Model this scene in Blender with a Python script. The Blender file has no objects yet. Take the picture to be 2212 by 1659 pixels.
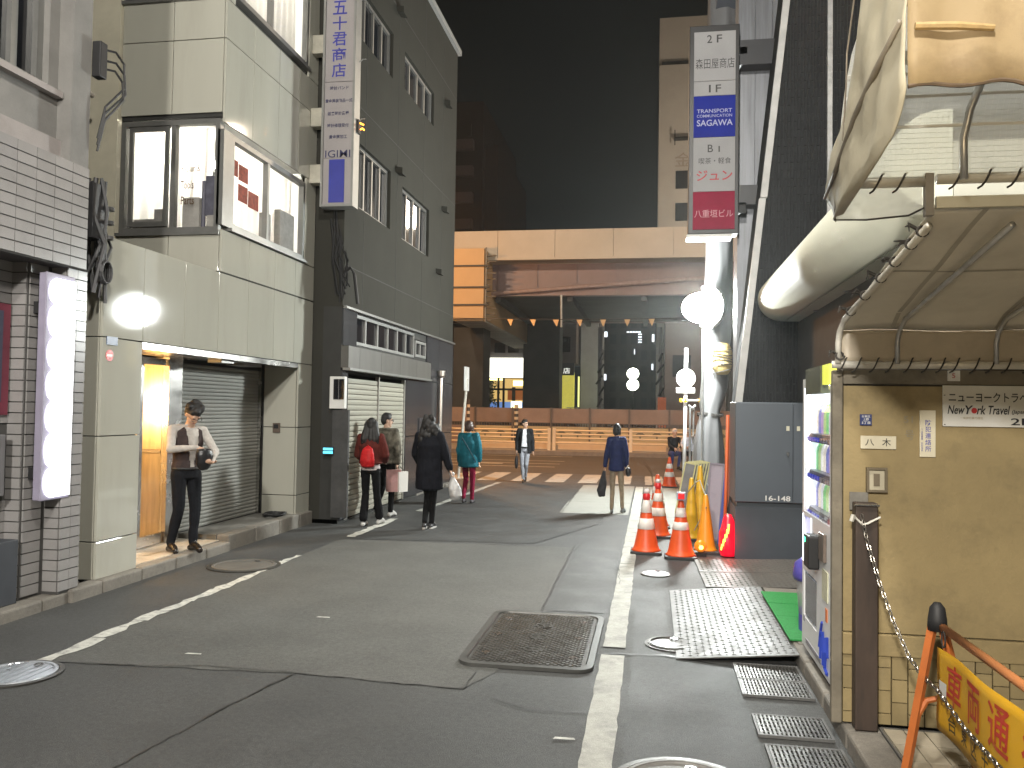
import bpy, bmesh, math, random
from mathutils import Vector, Matrix, noise
random.seed(7)
R=math.radians; PI=math.pi
S=bpy.context.scene; COL=S.collection
V=Vector

# ------------------------------------------------------------------ camera
def make_camera():
    yaw,pitch,roll=R(-9.636),R(1.758),R(.875)
    f=V((math.sin(yaw)*math.cos(pitch),math.cos(yaw)*math.cos(pitch),math.sin(pitch)))
    r0=V((math.cos(yaw),-math.sin(yaw),0)); u0=r0.cross(f)
    r=math.cos(roll)*r0+math.sin(roll)*u0; u=-math.sin(roll)*r0+math.cos(roll)*u0
    m=Matrix(((r.x,u.x,-f.x,0),(r.y,u.y,-f.y,0),(r.z,u.z,-f.z,1.75),(0,0,0,1)))
    c=bpy.data.cameras.new('camera'); c.sensor_width=36; c.lens=36*1780/2212
    c.clip_start=.05; c.clip_end=1500
    o=bpy.data.objects.new('camera',c); COL.objects.link(o); o.matrix_world=m
    S.camera=o
make_camera()

# ------------------------------------------------------------------ night sky
W=bpy.data.worlds.new('World'); S.world=W; W.use_nodes=True
nt=W.node_tree; nt.nodes.clear()
wo=nt.nodes.new('ShaderNodeOutputWorld'); wb=nt.nodes.new('ShaderNodeBackground')
tc=nt.nodes.new('ShaderNodeTexCoord'); sx=nt.nodes.new('ShaderNodeSeparateXYZ'); cr=nt.nodes.new('ShaderNodeValToRGB')
cr.color_ramp.elements[0].position=.0; cr.color_ramp.elements[0].color=(.013,.0165,.017,1)
cr.color_ramp.elements[1].position=.55; cr.color_ramp.elements[1].color=(.0015,.002,.002,1)
e=cr.color_ramp.elements.new(.2); e.color=(.006,.0075,.008,1)
nt.links.new(tc.outputs['Generated'],sx.inputs[0]); nt.links.new(sx.outputs['Z'],cr.inputs[0])
nt.links.new(cr.outputs[0],wb.inputs[0]); nt.links.new(wb.outputs[0],wo.inputs[0]); wb.inputs[1].default_value=1.0

# ------------------------------------------------------------------ street lighting outside the frame, viaduct fill lamps, exposure
def lamp(name,kind,loc,power,color,size=.2,aim=None,spread=None,blend=.6):
    l=bpy.data.lights.new(name,kind); l.energy=power; l.color=color
    if kind=='AREA': l.size=size
    else: l.shadow_soft_size=size
    if kind=='SPOT': l.spot_size=R(spread or 100); l.spot_blend=blend
    o=bpy.data.objects.new(name,l); COL.objects.link(o); o.location=loc
    if aim is not None: o.rotation_euler=(V(aim)-V(loc)).to_track_quat('-Z','Y').to_euler()
    return o
lamp('street_lamp_light','POINT',(-1.6,-4.5,5.4),4600,(1,.95,.87),.25)
lamp('street_lamp_light','SPOT',(-.8,8.8,9.2),4300,(1,.985,.9),.5,aim=(-1.1,9.0,0),spread=66,blend=1)
lamp('street_lamp_light','POINT',(-.3,1.2,8.6),2700,(1,.95,.86),.3)
lamp('entrance_side_light','POINT',(.25,.8,2.2),88,(1,.76,.44),.2)
lamp('main_road_sodium_light','SPOT',(-6.5,24.8,9.0),4200,(1,.37,.07),.2,aim=(-5.5,26.5,0),spread=112,blend=.5)
lamp('main_road_sodium_light','SPOT',(4.5,25.2,9.0),3000,(1,.37,.07),.2,aim=(3.5,26.8,0),spread=112,blend=.5)
lamp('main_road_sodium_light','POINT',(-12,33,8.2),1800,(1,.40,.07),.2)
lamp('viaduct_fill_light','POINT',(-11.5,30,12.5),3600,(1,.74,.5),.3)  # two added fill lamps for the viaduct, hidden behind the street buildings
lamp('viaduct_fill_light','POINT',(6.5,30,12.5),3600,(1,.82,.62),.3)
vs=S.view_settings; vs.view_transform='Standard'; vs.look='None'; vs.gamma=1; vs.use_curve_mapping=False
vs.exposure=0
S.cycles.use_denoising=True
S.cycles.max_bounces=8; S.cycles.transparent_max_bounces=16
S.cycles.sample_clamp_indirect=6; S.cycles.caustics_reflective=False; S.cycles.caustics_refractive=False

# ------------------------------------------------------------------ materials
MATS={}
def mat(name,col,rough=.65,metal=0,var=.12,vs=5,bump=0,bs=60,emit=None,es=0,stain=0,sscale=2.2,scol=None,ov=0,spec=.5,coat=0,rv=0,speck=0,aniso=None):
    m=bpy.data.materials.new(name); m.use_nodes=True; n=m.node_tree; N=n.nodes; L=n.links
    b=N['Principled BSDF']; b.inputs['Roughness'].default_value=rough; b.inputs['Metallic'].default_value=metal
    b.inputs['Specular IOR Level'].default_value=spec; b.inputs['Coat Weight'].default_value=coat
    g=N.new('ShaderNodeNewGeometry'); pos=g.outputs['Position']
    if aniso:
        mp=N.new('ShaderNodeMapping'); mp.inputs['Scale'].default_value=aniso; L.new(pos,mp.inputs[0]); pos=mp.outputs[0]
    t=N.new('ShaderNodeTexNoise'); t.inputs['Scale'].default_value=vs; t.inputs['Detail'].default_value=6; t.inputs['Roughness'].default_value=.62
    L.new(pos,t.inputs['Vector'])
    r=N.new('ShaderNodeValToRGB'); a,c=r.color_ramp.elements
    a.position=.3; c.position=.72
    a.color=tuple(max(0,x*(1-var)) for x in col)+(1,); c.color=tuple(min(1,x*(1+var)) for x in col)+(1,)
    L.new(t.outputs['Fac'],r.inputs[0]); out=r.outputs[0]
    if stain:
        t2=N.new('ShaderNodeTexNoise'); t2.inputs['Scale'].default_value=sscale; t2.inputs['Detail'].default_value=8; t2.inputs['Roughness'].default_value=.7
        L.new(pos,t2.inputs['Vector'])
        r2=N.new('ShaderNodeValToRGB'); r2.color_ramp.elements[0].position=.5; r2.color_ramp.elements[1].position=.72
        r2.color_ramp.elements[0].color=(0,0,0,1); r2.color_ramp.elements[1].color=(stain,stain,stain,1)
        L.new(t2.outputs['Fac'],r2.inputs[0])
        mx=N.new('ShaderNodeMixRGB'); L.new(r2.outputs[0],mx.inputs[0]); L.new(out,mx.inputs[1])
        sc=scol or tuple(x*.4 for x in col); mx.inputs[2].default_value=tuple(sc)+(1,); out=mx.outputs[0]
    if speck:
        # aggregate: centimetre mottling, then the single stones
        t4=N.new('ShaderNodeTexNoise'); t4.inputs['Scale'].default_value=26; t4.inputs['Detail'].default_value=8; t4.inputs['Roughness'].default_value=.8; L.new(g.outputs['Position'],t4.inputs['Vector'])
        r4=N.new('ShaderNodeValToRGB'); r4.color_ramp.elements[0].position=.34; r4.color_ramp.elements[0].color=(1-speck*.7,)*3+(1,); r4.color_ramp.elements[1].position=.68; r4.color_ramp.elements[1].color=(1+speck*.7,)*3+(1,); L.new(t4.outputs['Fac'],r4.inputs[0])
        m4=N.new('ShaderNodeMixRGB'); m4.blend_type='MULTIPLY'; m4.inputs[0].default_value=1; L.new(out,m4.inputs[1]); L.new(r4.outputs[0],m4.inputs[2]); out=m4.outputs[0]
        t3=N.new('ShaderNodeTexVoronoi'); t3.inputs['Scale'].default_value=140; L.new(g.outputs['Position'],t3.inputs['Vector'])
        r3=N.new('ShaderNodeValToRGB'); r3.color_ramp.elements[0].position=.0; r3.color_ramp.elements[0].color=(1+speck,)*3+(1,); r3.color_ramp.elements[1].position=.6; r3.color_ramp.elements[1].color=(1-speck*.6,)*3+(1,)
        L.new(t3.outputs['Distance'],r3.inputs[0])
        m3=N.new('ShaderNodeMixRGB'); m3.blend_type='MULTIPLY'; m3.inputs[0].default_value=1; L.new(out,m3.inputs[1]); L.new(r3.outputs[0],m3.inputs[2]); out=m3.outputs[0]
    if ov:
        oi=N.new('ShaderNodeObjectInfo'); mr=N.new('ShaderNodeMapRange'); mr.inputs[3].default_value=1-ov; mr.inputs[4].default_value=1+ov
        L.new(oi.outputs['Random'],mr.inputs[0]); h=N.new('ShaderNodeHueSaturation'); L.new(mr.outputs[0],h.inputs['Value']); L.new(out,h.inputs['Color']); out=h.outputs[0]
    L.new(out,b.inputs['Base Color'])
    if rv:
        mr=N.new('ShaderNodeMapRange'); mr.inputs[3].default_value=max(.03,rough-rv); mr.inputs[4].default_value=min(1,rough+rv); mr.inputs[1].default_value=.3; mr.inputs[2].default_value=.7
        L.new(t.outputs['Fac'],mr.inputs[0]); L.new(mr.outputs[0],b.inputs['Roughness'])
    if bump:
        tb=N.new('ShaderNodeTexNoise'); tb.inputs['Scale'].default_value=bs; tb.inputs['Detail'].default_value=5; L.new(pos,tb.inputs['Vector'])
        bp=N.new('ShaderNodeBump'); bp.inputs['Strength'].default_value=bump; bp.inputs['Distance'].default_value=.01
        L.new(tb.outputs['Fac'],bp.inputs['Height']); L.new(bp.outputs[0],b.inputs['Normal'])
    if emit:
        b.inputs['Emission Color'].default_value=tuple(emit)+(1,); b.inputs['Emission Strength'].default_value=es
    MATS[name]=m; return m
def emat(name,col,s):
    m=bpy.data.materials.new(name); m.use_nodes=True; n=m.node_tree; n.nodes.clear()
    e=n.nodes.new('ShaderNodeEmission'); o=n.nodes.new('ShaderNodeOutputMaterial'); e.inputs[0].default_value=tuple(col)+(1,); e.inputs[1].default_value=s
    n.links.new(e.outputs[0],o.inputs[0]); MATS[name]=m; return m
def glass(name,tint=(1,1,1),refl=.08,rough=.02,haze=0,ripple=0):
    m=bpy.data.materials.new(name); m.use_nodes=True; n=m.node_tree; N=n.nodes; N.clear(); L=n.links
    tr=N.new('ShaderNodeBsdfTransparent'); tr.inputs[0].default_value=tuple(tint)+(1,)
    gl=N.new('ShaderNodeBsdfGlossy'); gl.inputs['Roughness'].default_value=rough
    if ripple:
        tb=N.new('ShaderNodeTexNoise'); tb.inputs['Scale'].default_value=38; tb.inputs['Detail'].default_value=3; ge=N.new('ShaderNodeNewGeometry'); L.new(ge.outputs['Position'],tb.inputs['Vector'])
        bp=N.new('ShaderNodeBump'); bp.inputs['Strength'].default_value=ripple; bp.inputs['Distance'].default_value=.01; L.new(tb.outputs['Fac'],bp.inputs['Height']); L.new(bp.outputs[0],gl.inputs['Normal'])
    # reflection rises towards grazing angles, the same from both sides of the pane
    fr=N.new('ShaderNodeLayerWeight'); fr.inputs[0].default_value=.5; pw=N.new('ShaderNodeMath'); pw.operation='POWER'; pw.inputs[1].default_value=5; ma=N.new('ShaderNodeMath'); ma.operation='MULTIPLY_ADD'; ma.inputs[1].default_value=.5; ma.inputs[2].default_value=.035
    L.new(fr.outputs['Facing'],pw.inputs[0]); L.new(pw.outputs[0],ma.inputs[0]); fr=ma; mx=N.new('ShaderNodeMixShader'); o=N.new('ShaderNodeOutputMaterial')
    L.new(fr.outputs[0],mx.inputs[0]); L.new(tr.outputs[0],mx.inputs[1]); L.new(gl.outputs[0],mx.inputs[2]); res=mx.outputs[0]
    if haze:
        d=N.new('ShaderNodeBsdfTranslucent'); d.inputs[0].default_value=(.85,.85,.8,1); d2=N.new('ShaderNodeBsdfDiffuse'); d2.inputs[0].default_value=(.8,.8,.75,1)
        a=N.new('ShaderNodeMixShader'); a.inputs[0].default_value=.5; L.new(d.outputs[0],a.inputs[1]); L.new(d2.outputs[0],a.inputs[2])
        m2=N.new('ShaderNodeMixShader'); m2.inputs[0].default_value=haze; L.new(res,m2.inputs[1]); L.new(a.outputs[0],m2.inputs[2]); res=m2.outputs[0]
    L.new(res,o.inputs[0]); MATS[name]=m; return m

# ------------------------------------------------------------------ mesh building
WL={}
def link(o,parent=None,loc=None):
    COL.objects.link(o)
    if parent is not None:
        o.parent=parent; WL[o.name]=WL[parent.name].copy()
        if loc is not None: o.location=V(loc)-WL[parent.name]; WL[o.name]=V(loc)
    else:
        o.location=loc or (0,0,0); WL[o.name]=V(loc or (0,0,0))
    return o
def thing(name,label,cat,loc,group=None):
    o=bpy.data.objects.new(name,None); o.empty_display_size=.1; link(o,None,loc)
    o['label']=label; o['category']=cat
    if group: o['group']=group
    return o
def struct(name,loc=(0,0,0)):
    o=bpy.data.objects.new(name,None); o.empty_display_size=.1; link(o,None,loc); o['kind']='structure'; return o
class MB:
    def __init__(s): s.v=[]; s.f=[]; s.m=[]; s.cm=0
    def add(s,vs,fs):
        b=len(s.v); s.v+= [V(x) for x in vs]; s.f+=[tuple(i+b for i in f) for f in fs]; s.m+=[s.cm]*len(fs); return s
    def box(s,x0,x1,y0,y1,z0,z1):
        if x0>x1:x0,x1=x1,x0
        if y0>y1:y0,y1=y1,y0
        if z0>z1:z0,z1=z1,z0
        return s.add([(x0,y0,z0),(x1,y0,z0),(x1,y1,z0),(x0,y1,z0),(x0,y0,z1),(x1,y0,z1),(x1,y1,z1),(x0,y1,z1)],
            [(0,3,2,1),(4,5,6,7),(0,1,5,4),(1,2,6,5),(2,3,7,6),(3,0,4,7)])
    def obox(s,c,sz,mx):
        h=V(sz)/2; pts=[V(c)+mx@V((a*h.x,b*h.y,d*h.z)) for d in(-1,1) for a,b in((-1,-1),(1,-1),(1,1),(-1,1))]
        return s.add(pts,[(0,3,2,1),(4,5,6,7),(0,1,5,4),(1,2,6,5),(2,3,7,6),(3,0,4,7)])
    def quad(s,a,b,c,d): return s.add([a,b,c,d],[(0,1,2,3)])
    def ring(s,pts): b=len(s.v); s.v+=[V(p) for p in pts]; return b
    def loft(s,rings,cap=True,closed=True):
        n=len(rings[0]); bs=[s.ring(r) for r in rings]
        for a,b in zip(bs,bs[1:]):
            for i in range(n if closed else n-1):
                j=(i+1)%n; s.f.append((a+i,a+j,b+j,b+i)); s.m.append(s.cm)
        if cap:
            s.f.append(tuple(bs[0]+i for i in reversed(range(n)))); s.m.append(s.cm)
            s.f.append(tuple(bs[-1]+i for i in range(n))); s.m.append(s.cm)
        return s
    def tube(s,pts,r,n=8,cap=True):
        pts=[V(p) for p in pts]; rs=r if isinstance(r,(list,tuple)) else [r]*len(pts); rings=[]; ref=None
        for i,p in enumerate(pts):
            d=(pts[min(i+1,len(pts)-1)]-pts[max(i-1,0)]).normalized()
            if ref is None: ref=V((0,0,1)) if abs(d.z)<.9 else V((1,0,0))
            u=d.cross(ref)
            if u.length<1e-4: ref=V((0,1,0)); u=d.cross(ref)
            u.normalize(); w=u.cross(d).normalized(); ref=w
            rings.append([p+rs[i]*(math.cos(2*PI*k/n)*u+math.sin(2*PI*k/n)*w) for k in range(n)])
        return s.loft(rings,cap)
    def lathe(s,c,prof,n=20,cap=True):
        c=V(c); return s.loft([[c+V((r*math.cos(2*PI*k/n),r*math.sin(2*PI*k/n),z)) for k in range(n)] for r,z in prof],cap)
    def ell(s,c,r,n=12,m=8,mx=None):
        c=V(c); r=V(r); rings=[]
        for j in range(1,m):
            a=PI*j/m; ring=[]
            for k in range(n):
                p=V((r.x*math.sin(a)*math.cos(2*PI*k/n),r.y*math.sin(a)*math.sin(2*PI*k/n),-r.z*math.cos(a)))
                ring.append(c+(mx@p if mx else p))
            rings.append(ring)
        b0=s.ring([c+(mx@V((0,0,-r.z)) if mx else V((0,0,-r.z)))]); b1=s.ring([c+(mx@V((0,0,r.z)) if mx else V((0,0,r.z)))])
        bs=len(s.v); s.loft(rings,False)
        for k in range(n):
            s.f.append((b0,bs+(k+1)%n,bs+k)); s.m.append(s.cm)
            e=bs+(m-2)*n; s.f.append((b1,e+k,e+(k+1)%n)); s.m.append(s.cm)
        return s
    def prism(s,poly,axis,a,b):
        # poly 2D points; axis 'x': (y,z), 'y': (x,z), 'z': (x,y)
        def P(p,t): return {'x':(t,p[0],p[1]),'y':(p[0],t,p[1]),'z':(p[0],p[1],t)}[axis]
        return s.loft([[P(p,a) for p in poly],[P(p,b) for p in poly]])
    def grid(s,fn,nu,nv):
        b=len(s.v)
        for j in range(nv+1):
            for i in range(nu+1): s.v.append(V(fn(i/nu,j/nv)))
        for j in range(nv):
            for i in range(nu):
                a=b+j*(nu+1)+i; s.f.append((a,a+1,a+nu+2,a+nu+1)); s.m.append(s.cm)
        return s
    def mesh(s,name,mats,off=(0,0,0),smooth=False):
        me=bpy.data.meshes.new(name); o=V(off); me.from_pydata([v-o for v in s.v],[],s.f)
        for m in (mats if isinstance(mats,(list,tuple)) else [mats]):
            if m: me.materials.append(m)
        if any(s.m): me.polygons.foreach_set('material_index',s.m)
        bm=bmesh.new(); bm.from_mesh(me); bmesh.ops.recalc_face_normals(bm,faces=bm.faces); bm.to_mesh(me); bm.free()
        if smooth: me.polygons.foreach_set('use_smooth',[True]*len(me.polygons))
        me.update(); return me
    def build(s,name,mats,parent=None,smooth=False,bevel=0,solid=0,label=None,auto=False,sub=0):
        off=WL[parent.name] if parent is not None else V((0,0,0))
        o=bpy.data.objects.new(name,s.mesh(name,mats,off,smooth)); link(o,parent)
        if solid: md=o.modifiers.new('thickness','SOLIDIFY'); md.thickness=solid; md.offset=0
        if sub: md=o.modifiers.new('subdivision','SUBSURF'); md.levels=sub; md.render_levels=sub
        if bevel: md=o.modifiers.new('bevel','BEVEL'); md.width=bevel; md.segments=2; md.limit_method='ANGLE'
        if label: o['label']=label
        return o
def inst(name,me,parent,loc,rot=None):
    o=bpy.data.objects.new(name,me); o.parent=parent; COL.objects.link(o)
    o.location=V(loc)-WL[parent.name]
    if rot: o.rotation_euler=rot
    WL[o.name]=V(loc); return o
def tag(o,label,cat,group=None):
    o['label']=label; o['category']=cat
    if group: o['group']=group
    return o
def stuff(o): o['kind']='stuff'; return o
def struc(o): o['kind']='structure'; return o
def copy_tree(o,loc,label,parent=None):
    r=o.copy(); COL.objects.link(r)
    if parent is None: r.location=loc; WL[r.name]=V(loc); r['label']=label
    else: r.parent=parent
    for ch in list(o.children): copy_tree(ch,None,None,r)
    return r
# ---- lettering: a real mesh from a text curve, fitted into w x h at origin o with axes u (right) and v (up)
WS=bpy.data.scenes.new('workshop')
def evaluated_mesh(ob):
    # evaluate one object in a small scene of its own, which is quicker than updating the whole street
    WS.collection.objects.link(ob); vl=WS.view_layers[0]; vl.update(); dg=vl.depsgraph; dg.update()
    me=bpy.data.meshes.new_from_object(ob.evaluated_get(dg)); WS.collection.objects.unlink(ob); return me
def glyphs(text,bold=0,ital=0,space=1.0):
    cu=bpy.data.curves.new('t','FONT'); cu.body=text; cu.size=1; cu.extrude=.0; cu.offset=bold; cu.shear=ital; cu.space_character=space; cu.resolution_u=3
    ob=bpy.data.objects.new('t',cu); me=evaluated_mesh(ob)
    vs=[v.co.copy() for v in me.vertices]; fs=[tuple(p.vertices) for p in me.polygons]
    bpy.data.objects.remove(ob); bpy.data.curves.remove(cu); bpy.data.meshes.remove(me)
    return vs,fs
def lettering(parent,items,m,o,u,v,name='lettering'):
    # items: (text, x, y, w, h, bold, ital) with x,y the lower left corner in metres along u,v ; keep h 0 to keep the aspect
    o=V(o); u=V(u); v=V(v); b=MB()
    for it in items:
        text,x,y,w,h=it[:5]; bold=it[5] if len(it)>5 else .01; ital=it[6] if len(it)>6 else 0
        vs,fs=glyphs(text,bold,ital)
        if not vs: continue
        x0=min(p.x for p in vs); x1=max(p.x for p in vs); y0=min(p.y for p in vs); y1=max(p.y for p in vs)
        sx=w/max(x1-x0,1e-5); sy=(h/max(y1-y0,1e-5)) if h else sx
        b.add([o+u*(x+(p.x-x0)*sx)+v*(y+(p.y-y0)*sy) for p in vs],fs)
        b.build('character' if len(text)==1 and name=='lettering' else name,m,parent); b=MB()
def vertical(text,x,y,w,h,gap=.12,bold=.01):
    # stack of characters from the top y downwards, each w x h
    out=[]
    for i,c in enumerate(text): out.append((c,x,y-(i+1)*h-i*h*gap,w,h,bold))
    return out
# ---- a wall split round its openings; axis 'x' = faces along x (u is y), axis 'y' = faces along y (u is x)
def cells(b,axis,p0,p1,u0,u1,z0,z1,op=()):
    us=sorted({u0,u1,*[min(max(q,u0),u1) for o in op for q in o[:2]]}); zs=sorted({z0,z1,*[min(max(q,z0),z1) for o in op for q in o[2:4]]})
    for a,c in zip(us,us[1:]):
        run=None
        for d,e in zip(zs,zs[1:]):
            um,zm=(a+c)/2,(d+e)/2
            hole=any(o[0]<um<o[1] and o[2]<zm<o[3] for o in op)
            if hole:
                if run: (b.box(p0,p1,a,c,run[0],run[1]) if axis=='x' else b.box(a,c,p0,p1,run[0],run[1]))
                run=None
            else: run=(run[0],e) if run else (d,e)
        if run: (b.box(p0,p1,a,c,run[0],run[1]) if axis=='x' else b.box(a,c,p0,p1,run[0],run[1]))
    return b
def window(parent,axis,p,out,u0,u1,z0,z1,n,fm,gm,fw=.05,depth=.07,sill=True,name='window',room=None,bars=None):
    """window filling an opening; p is the outer face of the frame, out = +1/-1 direction of the street"""
    def bx(b,a0,a1,c0,c1,d0,d1):
        return b.box(a0,a1,c0,c1,d0,d1) if axis=='x' else b.box(c0,c1,a0,a1,d0,d1)
    b=MB(); q=p-out*depth
    bx(b,p,q,u0,u1,z0,z0+fw); bx(b,p,q,u0,u1,z1-fw,z1); bx(b,p,q,u0,u0+fw,z0+fw,z1-fw); bx(b,p,q,u1-fw,u1,z0+fw,z1-fw)
    us=bars or [u0+(u1-u0)*k/n for k in range(1,n)]
    for k in us: bx(b,p-out*.008,q,k-fw*.5,k+fw*.5,z0+fw,z1-fw)
    w=b.build(name,fm,parent)
    e=[u0+fw]+us+[u1-fw]
    for a,c in zip(e,e[1:]):
        g=MB(); bx(g,p-out*depth*.55,p-out*depth*.65,a+(fw*.5 if a in us else 0),c-(fw*.5 if c in us else 0),z0+fw,z1-fw); g.build('pane',gm,w)
    if sill:
        g=MB(); bx(g,p+out*.04,q,u0-.03,u1+.03,z0-.04,z0-.002); g.build('sill',fm,w)
    if room:
        g=MB(); bx(g,q-out*.25,q-out*.27,u0-.2,u1+.2,z0-.2,z1+.2); g.build('blind_backing',room,w)  # dark sheet standing in for the unlit room behind
    return w

asphalt=mat('asphalt',(.072,.073,.072),.62,var=.18,vs=1.1,bump=.55,bs=220,stain=.6,sscale=.8,scol=(.046,.046,.047),rv=.1,speck=.35,spec=.25)
asphalt_new=mat('asphalt dark patch',(.056,.058,.058),.55,var=.16,vs=1.6,bump=.5,bs=240,rv=.1,speck=.3,spec=.25)
asphalt_old=mat('asphalt pale patch',(.096,.096,.090),.7,var=.15,vs=1.3,bump=.5,bs=200,speck=.35,stain=.25,scol=(.05,.05,.05),spec=.25)
crackm=mat('crack filler',(.026,.025,.024),.5,var=.2)
concrete=mat('concrete slab',(.2,.2,.18),.75,var=.1,vs=3,bump=.2,bs=90,stain=.3,sscale=1.5,speck=.15)
kerbm=mat('kerb stone',(.2,.185,.16),.8,var=.22,vs=6,bump=.3,bs=60,stain=.7,sscale=3,scol=(.06,.055,.05),ov=.12,speck=.2)
paint=mat('white road paint',(.34,.34,.31),.6,var=.14,vs=8,bump=.25,bs=120,stain=.85,sscale=3.5,scol=(.16,.16,.155),speck=.15,spec=.1)
paint_worn=mat('worn road paint',(.46,.46,.42),.65,var=.2,vs=20,bump=.3,bs=120,stain=1,sscale=13,scol=(.075,.075,.075))
steel=mat('worn steel',(.11,.11,.108),.5,0,spec=.14,var=.25,vs=7,rv=.14,bump=.1,bs=80,stain=.5,sscale=4,scol=(.16,.15,.14))
iron=mat('cast iron',(.09,.087,.08),.42,.7,var=.25,vs=9,rv=.12,bump=.2,bs=120,stain=.6,sscale=6,scol=(.05,.045,.04))
chrome=mat('polished steel',(.6,.6,.6),.2,1,var=.1)
galv=mat('galvanised pipe',(.5,.5,.49),.4,.7,var=.18,vs=12,stain=.4,sscale=9,scol=(.2,.19,.17))
blackm=mat('black rubber',(.012,.012,.013),.6,var=.3)
dark=mat('dark void',(.008,.008,.009),.8,var=.1)
whitep=mat('white painted metal',(.72,.72,.7),.4,var=.05,stain=.2,sscale=3)
dark_glass=mat('dark window glass',(.012,.013,.016),.06,var=.3,vs=1,spec=.7)
alu=mat('window aluminium',(.24,.24,.23),.42,.6,var=.1)
alu_light=mat('pale window aluminium',(.27,.27,.26),.45,.4,var=.08)
clear=glass('clear glass')

# ================================================================== GROUND
def sheet(name,poly,z,m,parent=None,jag=0):
    pts=[]
    n=len(poly)
    for i in range(n):
        a=V(poly[i]+(0,)); c=V(poly[(i+1)%n]+(0,)); k=max(1,int((c-a).length/.12)) if jag else 1
        for q in range(k):
            p=a.lerp(c,q/k)
            if jag and q: p+=V((random.uniform(-jag,jag),random.uniform(-jag,jag),0))
            pts.append((p.x,p.y,z))
    b=MB(); b.add(pts,[tuple(range(len(pts)))]); o=b.build(name,m,parent)
    return o
b=MB(); b.add([(-69,-29,0),(69,-29,0),(69,129,0),(-69,129,0)],[(0,1,2,3)]); struc(b.build('ground',asphalt))
struc(sheet('road_patch',[(-4.02,10.42),(-.96,10.52),(-.93,7.15),(-1.0,5.45),(-1.14,5.07),(-2.28,5.14),(-4.06,5.0)],.004,asphalt_old,jag=.012))
struc(sheet('road_patch',[(-3.9,10.46),(-2.6,10.62),(-1.48,10.7),(-.75,12.9),(-.8,13.95),(-1.55,14.0),(-1.6,19.3),(-3.6,19.3),(-3.85,13)],.004,asphalt_new,jag=.012))
struc(sheet('road_patch',[(-.90,10.48),(-.37,10.48),(-.36,7.2),(-.88,7.2)],.004,asphalt_new,jag=.01))
struc(sheet('road_patch',[(-.13,3.2),(.58,3.2),(.58,5.9),(.14,6.0),(.14,8.2),(-.12,8.2)],.004,asphalt_new,jag=.01))
struc(sheet('road_patch',[(-40,22.6),(40,22.6),(40,31.7),(-40,31.7)],.004,mat('main road asphalt',(.07,.066,.06),.75,var=.15,vs=1.5,bump=.4,bs=200,rv=.1,spec=.15)))
cp=struct('concrete_paving',(-1,16,0))
for y0,y1 in((14.03,15.85),(15.87,19.4)):
    for x0,x1 in((-1.53,-.37),):
        sheet('slab',[(x0,y0),(x1,y0),(x1,y1),(x0-.03,y1)],.004,concrete,cp)
for y0,y1 in((11.6,13.9),(13.92,15.9),(15.92,19.4)): sheet('slab',[(-.14,y0),(.62,y0),(.62,y1),(-.16,y1)],.004,concrete,cp)
def crack(pts,w,z=.009):
    b=MB(); P=[]
    for a,c in zip(pts,pts[1:]):
        a=V(a+(0,));c=V(c+(0,)); k=max(2,int((c-a).length/.06))
        for q in range(k): 
            p=a.lerp(c,q/k); P.append(p+V((random.uniform(-.012,.012),random.uniform(-.012,.012),0)))
    P.append(V(pts[-1]+(0,)))
    L=[];Rr=[]
    for i,p in enumerate(P):
        d=(P[min(i+1,len(P)-1)]-P[max(0,i-1)]).normalized(); nrm=V((-d.y,d.x,0)); ww=w*random.uniform(.35,1.3)
        L.append(p+nrm*ww+V((0,0,z))); Rr.append(p-nrm*ww+V((0,0,z)))
    b.loft([L,Rr],cap=False,closed=False); struc(b.build('road_crack',crackm))
crack([(-2.9,2.2),(-2.75,3.1),(-2.52,3.64),(-2.42,4.4),(-2.28,5.14)],.007)
crack([(-4.06,5.0),(-3.4,5.06),(-2.9,5.15),(-2.28,5.14),(-1.6,5.08),(-1.14,5.07),(-1.13,5.4)],.0045)
crack([(-.38,6.0),(.1,6.06),(.6,5.9)],.012)
crack([(-.96,10.5),(-.93,7.2)],.006); crack([(-4.0,10.44),(-.4,10.5)],.005)
crack([(-1.5,10.7),(-.76,12.9),(-.78,13.97),(-1.5,13.99),(-1.56,19.3)],.006)
crack([(.05,19.8),(.02,24),(-.2,28)],.02); crack([(-.3,8.4),(-.36,9.6),(-.36,11.4)],.004)
crack([(-.95,4.95),(-.7,4.8),(-.35,4.82)],.006)
# markings
def strip(name,x0,x1,y0,y1,m=paint,z=.0085,jag=.006,parent=None):
    o=sheet(name,[(x0,y0),(x1,y0),(x1,y1),(x0,y1)],z,m,parent,jag); 
    if parent is None: struc(o)
    return o
rl=struct('edge_line',(-.25,8,0))
for y0,y1 in((1.2,5.98),(6.18,9.55),(9.57,11.2),(11.22,14.6),(14.62,16.6),(16.64,19.3)): strip('painted_stripe',-.338,-.172,y0,y1,parent=rl)
ll=struct('worn_edge_line',(-4,9,0))
y=4.98
while y<9.1:
    L=random.uniform(.25,.62); strip('painted_stripe',-4.09+random.uniform(-.02,.03),-3.98+random.uniform(-.03,.02),y,min(y+L,9.2),paint_worn,jag=.034,parent=ll); y+=L+random.uniform(-.02,.03)
strip('painted_stripe',-4.02,-3.9,10.6,12.5,paint_worn,jag=.03,parent=ll); 
o=sheet('painted_stripe',[(-3.92,13.5),(-3.8,13.5),(-3.5,19.4),(-3.62,19.4)],.0085,paint,ll,.01)
cw=struct('zebra_crossing',(-2,21,0))
for x in(-5.9,-5.05,-4.22,-3.38,-2.53,-1.73,-.93,-.14,.66):
    sheet('painted_stripe',[(x,19.8),(x+.45,19.85),(x+.43,22.5),(x-.02,22.45)],.0085,paint,cw,.01)
fl=struct('lane_markings',(-6,27,0))
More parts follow.
